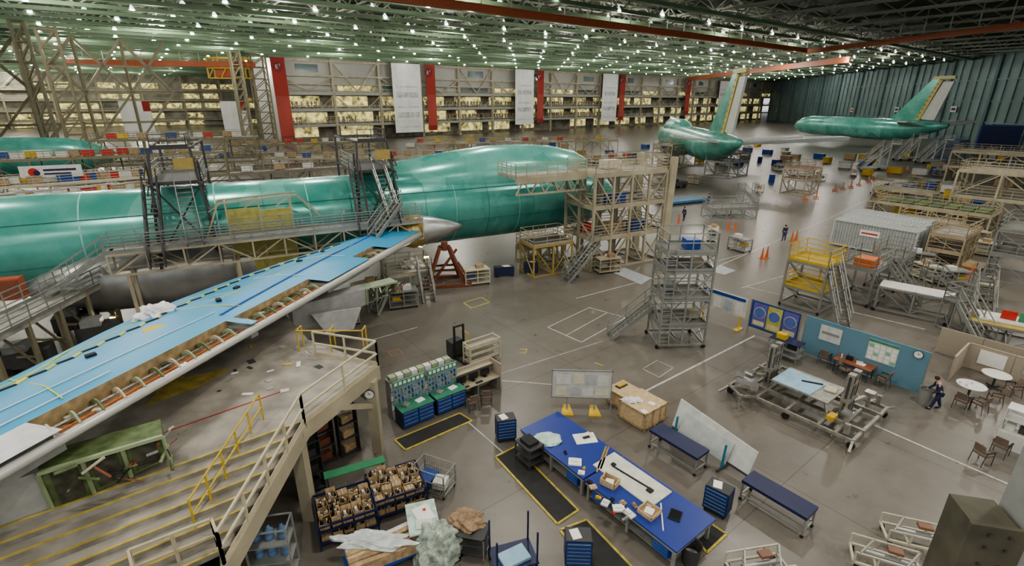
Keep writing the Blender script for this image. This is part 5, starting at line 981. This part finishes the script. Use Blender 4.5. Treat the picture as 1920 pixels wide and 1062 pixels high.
for u,v,h,r_,lb in ((806,568,2.1,110,'grey steel step stand with handrails near the wing root'),(1078,522,1.2,120,'small grey wheeled step stand by the nose dock'),(700,590,1.6,60,'grey step stand beneath the wing')):
    t=thing('step_stand',G(u,v),R(r_),lb,'stair'); M().stair((0,0,0),(h*.9,0,h),.9,STEEL,MESHD).bar((h*.9,.4,0),(h*.9,.4,h),.08,STEEL).bar((h*.9,-.4,0),(h*.9,-.4,h),.08,STEEL).obj('stair_frame',parent=t)
dup(tc,G(945,518),R(190),'low blue tool cabinet under the fuselage').scale=(2.,1,.8); dup(tc,G(995,512),R(190),'low blue tool cabinet near the nose dock').scale=(1.4,1,.9)
PC=[]
for k,(u,v,mt_,lab) in enumerate(((893,532,CREAM,'cream slatted parts cart below the fuselage'),(757,575,STEEL,'grey parts cart with mesh beneath the wing'),(1138,510,BEIGE,'beige low cart beside the nose dock'))):
    t=thing('parts_cart',G(u,v),R(20),lab,'cart','parts carts'); m=M()
    for x in (-1,0,1):
        for y in (-.5,.5): m.bar((x,y,.15),(x,y,1.3),.07,mt_)
    for z in (.2,1.28):
        for y in (-.5,.5): m.bar((-1,y,z),(1,y,z),.06,mt_)
        for x in (-1,0,1): m.bar((x,-.5,z),(x,.5,z),.06,mt_)
    m.obj('frame',parent=t)
    for z in (.2,.6,1.,1.3): M().box(-1,-.5,z,1,.5,z+.04,mt_).obj('shelf',parent=t)
    M().cb(.3,0,1.34,.6,.5,.3,(CARD,WHITE,BROWN)[k]).obj('box',parent=t); M().cb(-.5,0,.64,.6,.6,.25,(BLUE,YEL,GREY)[k]).obj('box',parent=t)
    for x in (-.9,.9):
        for y in (-.45,.45): M().tube((x-.04,y,.08),(x+.04,y,.08),.09,BLACK,n=10).obj('caster',parent=t)
    PC.append(t)
for k,(u,v) in enumerate(((1110,500),(1420,360),(1300,345),(1535,340),(1600,330),(1712,345),(1760,330),(1665,430),(1830,455),(1850,480),(1780,535),(1845,560),(1735,525),(1720,500),(1640,395),(1335,450),(1385,470),(1230,345),(690,560),(1740,390),(1790,360),(1460,320),(1850,320),(660,600))): dup(PC[k%3],G(u,v),RA+R((k*50)%180),('cream','grey','beige')[k%3]+' wheeled parts cart standing on the shop floor')
scaffold('underwing_stand','small beige and white stand beneath the wing root','work stand',G(765,548),R(25),3.4,2.2,[1.8],BEIGE,WHITE,nx=3,ny=2,pw=.1)
blob('insulation_blanket',G(775,500,1.85)*1.0,.7,.5,.5,mt('silver_blanket',(.65,.63,.57),.3,.3,var=.3),'crumpled silver insulation blanket on the underwing stand','blanket',.3,41)
for u,v,z in ((800,485,1.5),(215,600,1.0),(1010,410,3.5)):
    p=G(u,v,z); t=thing('work_light',(p.x,p.y,0),0,'bright portable work light on a stand','lamp','portable work lights'); M().tube((0,0,0),(0,0,z),.04,YEL).obj('pole',parent=t); M().box(-.2,-.1,z,.2,.1,z+.25,YEL).obj('housing',parent=t); M().box(-.17,-.12,z+.04,.17,-.1,z+.21,mt('work_light_glow',(1,.93,.75),.5,emit=30,var=0)).obj('lamp_face',parent=t)
cn=M().lathe((0,0,.03),(0,0,1),[(0,.16),(.3,.1),(.31,.1),(.45,.07),(.46,.07),(.72,.03)],ORANGE,12,up=(1,0,0)).box(-.2,-.2,0,.2,.2,.03,ORANGE); c0n=None
for u,v in ((1428,486),(1437,484),(1636,480),(1492,451),(1484,453),(1272,418),(1660,470),(1818,520),(1365,430),(1378,432)):
    if c0n is None: c0n=cn.obj('traffic_cone',loc=G(u,v),label='orange traffic cone standing on the concrete floor',cat='cone',group='orange traffic cones'); c0n.scale=(1,1,1.5)
    else: o=c0n.copy(); COL.objects.link(o); o.location=G(u,v)
br_=None
for k,(u,v) in enumerate(((1510,375),(1530,372),(1565,358),(1580,355),(1595,352),(1610,348),(1628,342),(1640,338),(1665,325),(1700,322))):
    if br_ is None:
        m=M()
        for x in (-1,1): m.bar((x,0,0),(x,0,1.1),.08,ORANGE); m.bar((x,-.4,.05),(x,.4,.05),.1,ORANGE)
        for z in (.3,.7,1.05): m.bar((-1,0,z),(1,0,z),.05,ORANGE if z!=.7 else WHITE,.16)
        for j in range(8): m.bar((-1+j*.28,0,.1),(-1+j*.28,0,1.05),.04,WHITE if j%2 else ORANGE)
        br_=m.obj('safety_barrier',loc=G(u,v),rot=R(60),label='orange and white safety barrier on the shop floor',cat='barrier',group='orange safety barriers')
    else: o=br_.copy(); COL.objects.link(o); o.location=G(u,v)
t=thing('utility_vehicle',G(1648,364),R(35),'small white boxy utility vehicle with dark windscreen','vehicle')
M().prism([V((-1.5,-.75,.4)),V((1.5,-.75,.4)),V((1.5,-.75,1.1)),V((1.1,-.75,2.)),V((-1.5,-.75,2.))],(0,1.5,0),WHITE).obj('body',parent=t); M().prism([V((1.48,-.65,1.2)),V((1.15,-.65,1.9)),V((1.15,.65,1.9)),V((1.48,.65,1.2))],(.03,0,.01),SCREEN).obj('windscreen',parent=t); M().box(-1.1,-.78,1.2,.9,-.75,1.8,SCREEN).obj('side_window',parent=t); M().box(-.3,-.3,2.,.2,.3,2.15,YEL).obj('beacon',parent=t)
for x in (-1,1):
    for y in (-.75,.75): M().tube((x,y-.08,.3),(x,y+.08,.3),.3,BLACK,n=16).obj('wheel',parent=t)
item('platform_trolley',M().cb(0,0,.2,8,2.6,.3,mt('blue_deck',(.07,.2,.36),.5)).cb(0,0,0,7,2.2,.2,DGREY),1278,380,0,R(25),'low blue platform trolley on the floor','trolley')
t=thing('tow_tractor',G(1268,352),R(20),'dark tow tractor with flat body','vehicle'); M().box(-1.6,-.8,.4,1.6,.8,1.1,DGREY).box(-1.6,-.7,1.1,-.2,.7,1.6,NAVY).obj('body',parent=t)
for x in (-1,1):
    for y in (-.8,.8): M().tube((x,y-.12,.38),(x,y+.12,.38),.38,BLACK,n=14).obj('wheel',parent=t)
for u,v in ((1446,342),(1424,305)): item('drum',M().lathe((0,0,0),(0,0,1),[(0,.5),(.5,.52),(.52,.5),(1.,.52),(1.02,.5),(1.4,.5)],BLUE,16,up=(1,0,0)),u,v,0,0,'blue drum standing on the floor','drum')
t=thing('louvered_cabinet',G(1866,278),R(-35),'large blue louvered cabinet by the hangar door','cabinet'); M().box(-5,-1,0,5,1,7,BLUE).obj('body',parent=t)
m=M()
for k in range(12): m.box(-4.6,-1.15,.5+k*.52,4.6,-1,.8+k*.52,NAVY)
m.box(-4.8,-1.05,.3,4.8,-1,6.8,BLUE); m.obj('louver',parent=t)
t=thing('pallet',G(1818,498),RA,'orange-edged wooden pallet with flat plywood load','pallet'); M().box(-1.3,-1.,.12,1.3,1.,.2,WOOD).obj('board',parent=t)
for x in (-1.2,0,1.2): M().box(x-.08,-1,0,x+.08,1,.12,ORANGE).obj('skid',parent=t)
def rig(u,v,rot,label):
    t=thing('tubular_rig',G(u,v),rot,label,'rig','small tubular rigs'); m=M()
    for y in (-.4,.4):
        m.bar((-.9,y,.3),(.9,y,.3),.07,CREAM); m.bar((-.9,y,.7),(.9,y,.7),.05,CREAM)
        for x in (-.9,-.3,.4,.9): m.bar((x,y,.3),(x,y,.7),.05,CREAM)
    for x in (-.9,-.3,.4,.9): m.bar((x,-.4,.3),(x,.4,.3),.07,CREAM)
    m.bar((-.8,-.4,.7),(-.3,.4,.7),.05,STEEL); m.bar((.4,-.4,.7),(.9,.4,.7),.05,STEEL); m.obj('frame',parent=t); M().tube((-.6,0,.5),(.7,0,.5),.08,STEEL).obj('roller',parent=t); M().cb(.2,.1,.7,.4,.25,.1,mt('rust_brown',(.22,.12,.08),.6)).obj('clamp',parent=t)
    for x in (-.8,.8):
        for y in (-.4,.4): M().tube((x-.04,y,.12),(x+.04,y,.12),.12,BLACK,n=12).bar((x,y,.12),(x,y,.3),.05,STEEL).obj('caster',parent=t)
rig(1712,1022,R(-20),'white tubular wheeled rig on the concrete floor'); rig(1655,1068,R(-25),'white tubular wheeled rig on the concrete floor'); rig(1420,1080,R(10),'white tubular wheeled rig near the benches')
t=thing('steel_post',(6.72,5.6,0),R(-14),'olive painted steel box post with bolt plate','post'); M().box(-.28,-.3,0,.28,.3,8.5,OLIVE).obj('post_body',parent=t); M().box(-.34,-.36,7.3,.34,-.3,8.55,OLIVE).obj('bolt_plate',parent=t)
for x in (-.1,.14):
    for z in (7.6,7.9,8.2,8.42): M().tube((x,-.36,z),(x,-.39,z),.025,DGREY,n=6).obj('bolt',parent=t)
M().box(.36,-.3,0,.5,.3,9.6,GREY).obj('side_flange',parent=t)
# ================================================================ LIGHTS
def light(kind,loc,e,size,col=(1.,.95,.86)):
    l=bpy.data.lights.new('ceiling_and_fill_light',kind); l.energy=e; l.color=col
    if kind=='AREA': l.size=size; l.shape='DISK'
    else: l.shadow_soft_size=size
    o=bpy.data.objects.new('ceiling_and_fill_light',l); o.location=loc; COL.objects.link(o)
for x in range(-66,100,22):
    for y in range(-30,86,22):
        q=proj((x,y,27.9))
        if q[2]>0 and q[1]>-25 and 0<q[0]<1920: continue
        light('AREA',(x,y,27.9),1150,2.)
for t_ in range(70,420,34):
    for s_ in range(-260,460,34):
        p=AX*(s_+(t_//34%2)*17)+BX*t_; q=proj((p.x,p.y,26.))
        if -250<q[0]<2150 and q[1]>-60 and q[2]<400 and room_ok(p) and p.x<p.y*.165+120 and (p-V(WWL)).dot(WWN)>8: light('POINT',(p.x,p.y,25.4),2500 if q[0]>300 else 4200,.22)  # added fill points below the trusses, brightening the roof and far hall
w=bpy.data.worlds.new('hall_ambient'); bpy.context.scene.world=w; w.use_nodes=True; bg=w.node_tree.nodes['Background']; bg.inputs[0].default_value=(.95,.97,1,1); bg.inputs[1].default_value=.5
sc=bpy.context.scene; sc.view_settings.view_transform='AgX'; sc.view_settings.look='AgX - Medium High Contrast'; sc.view_settings.exposure=.7
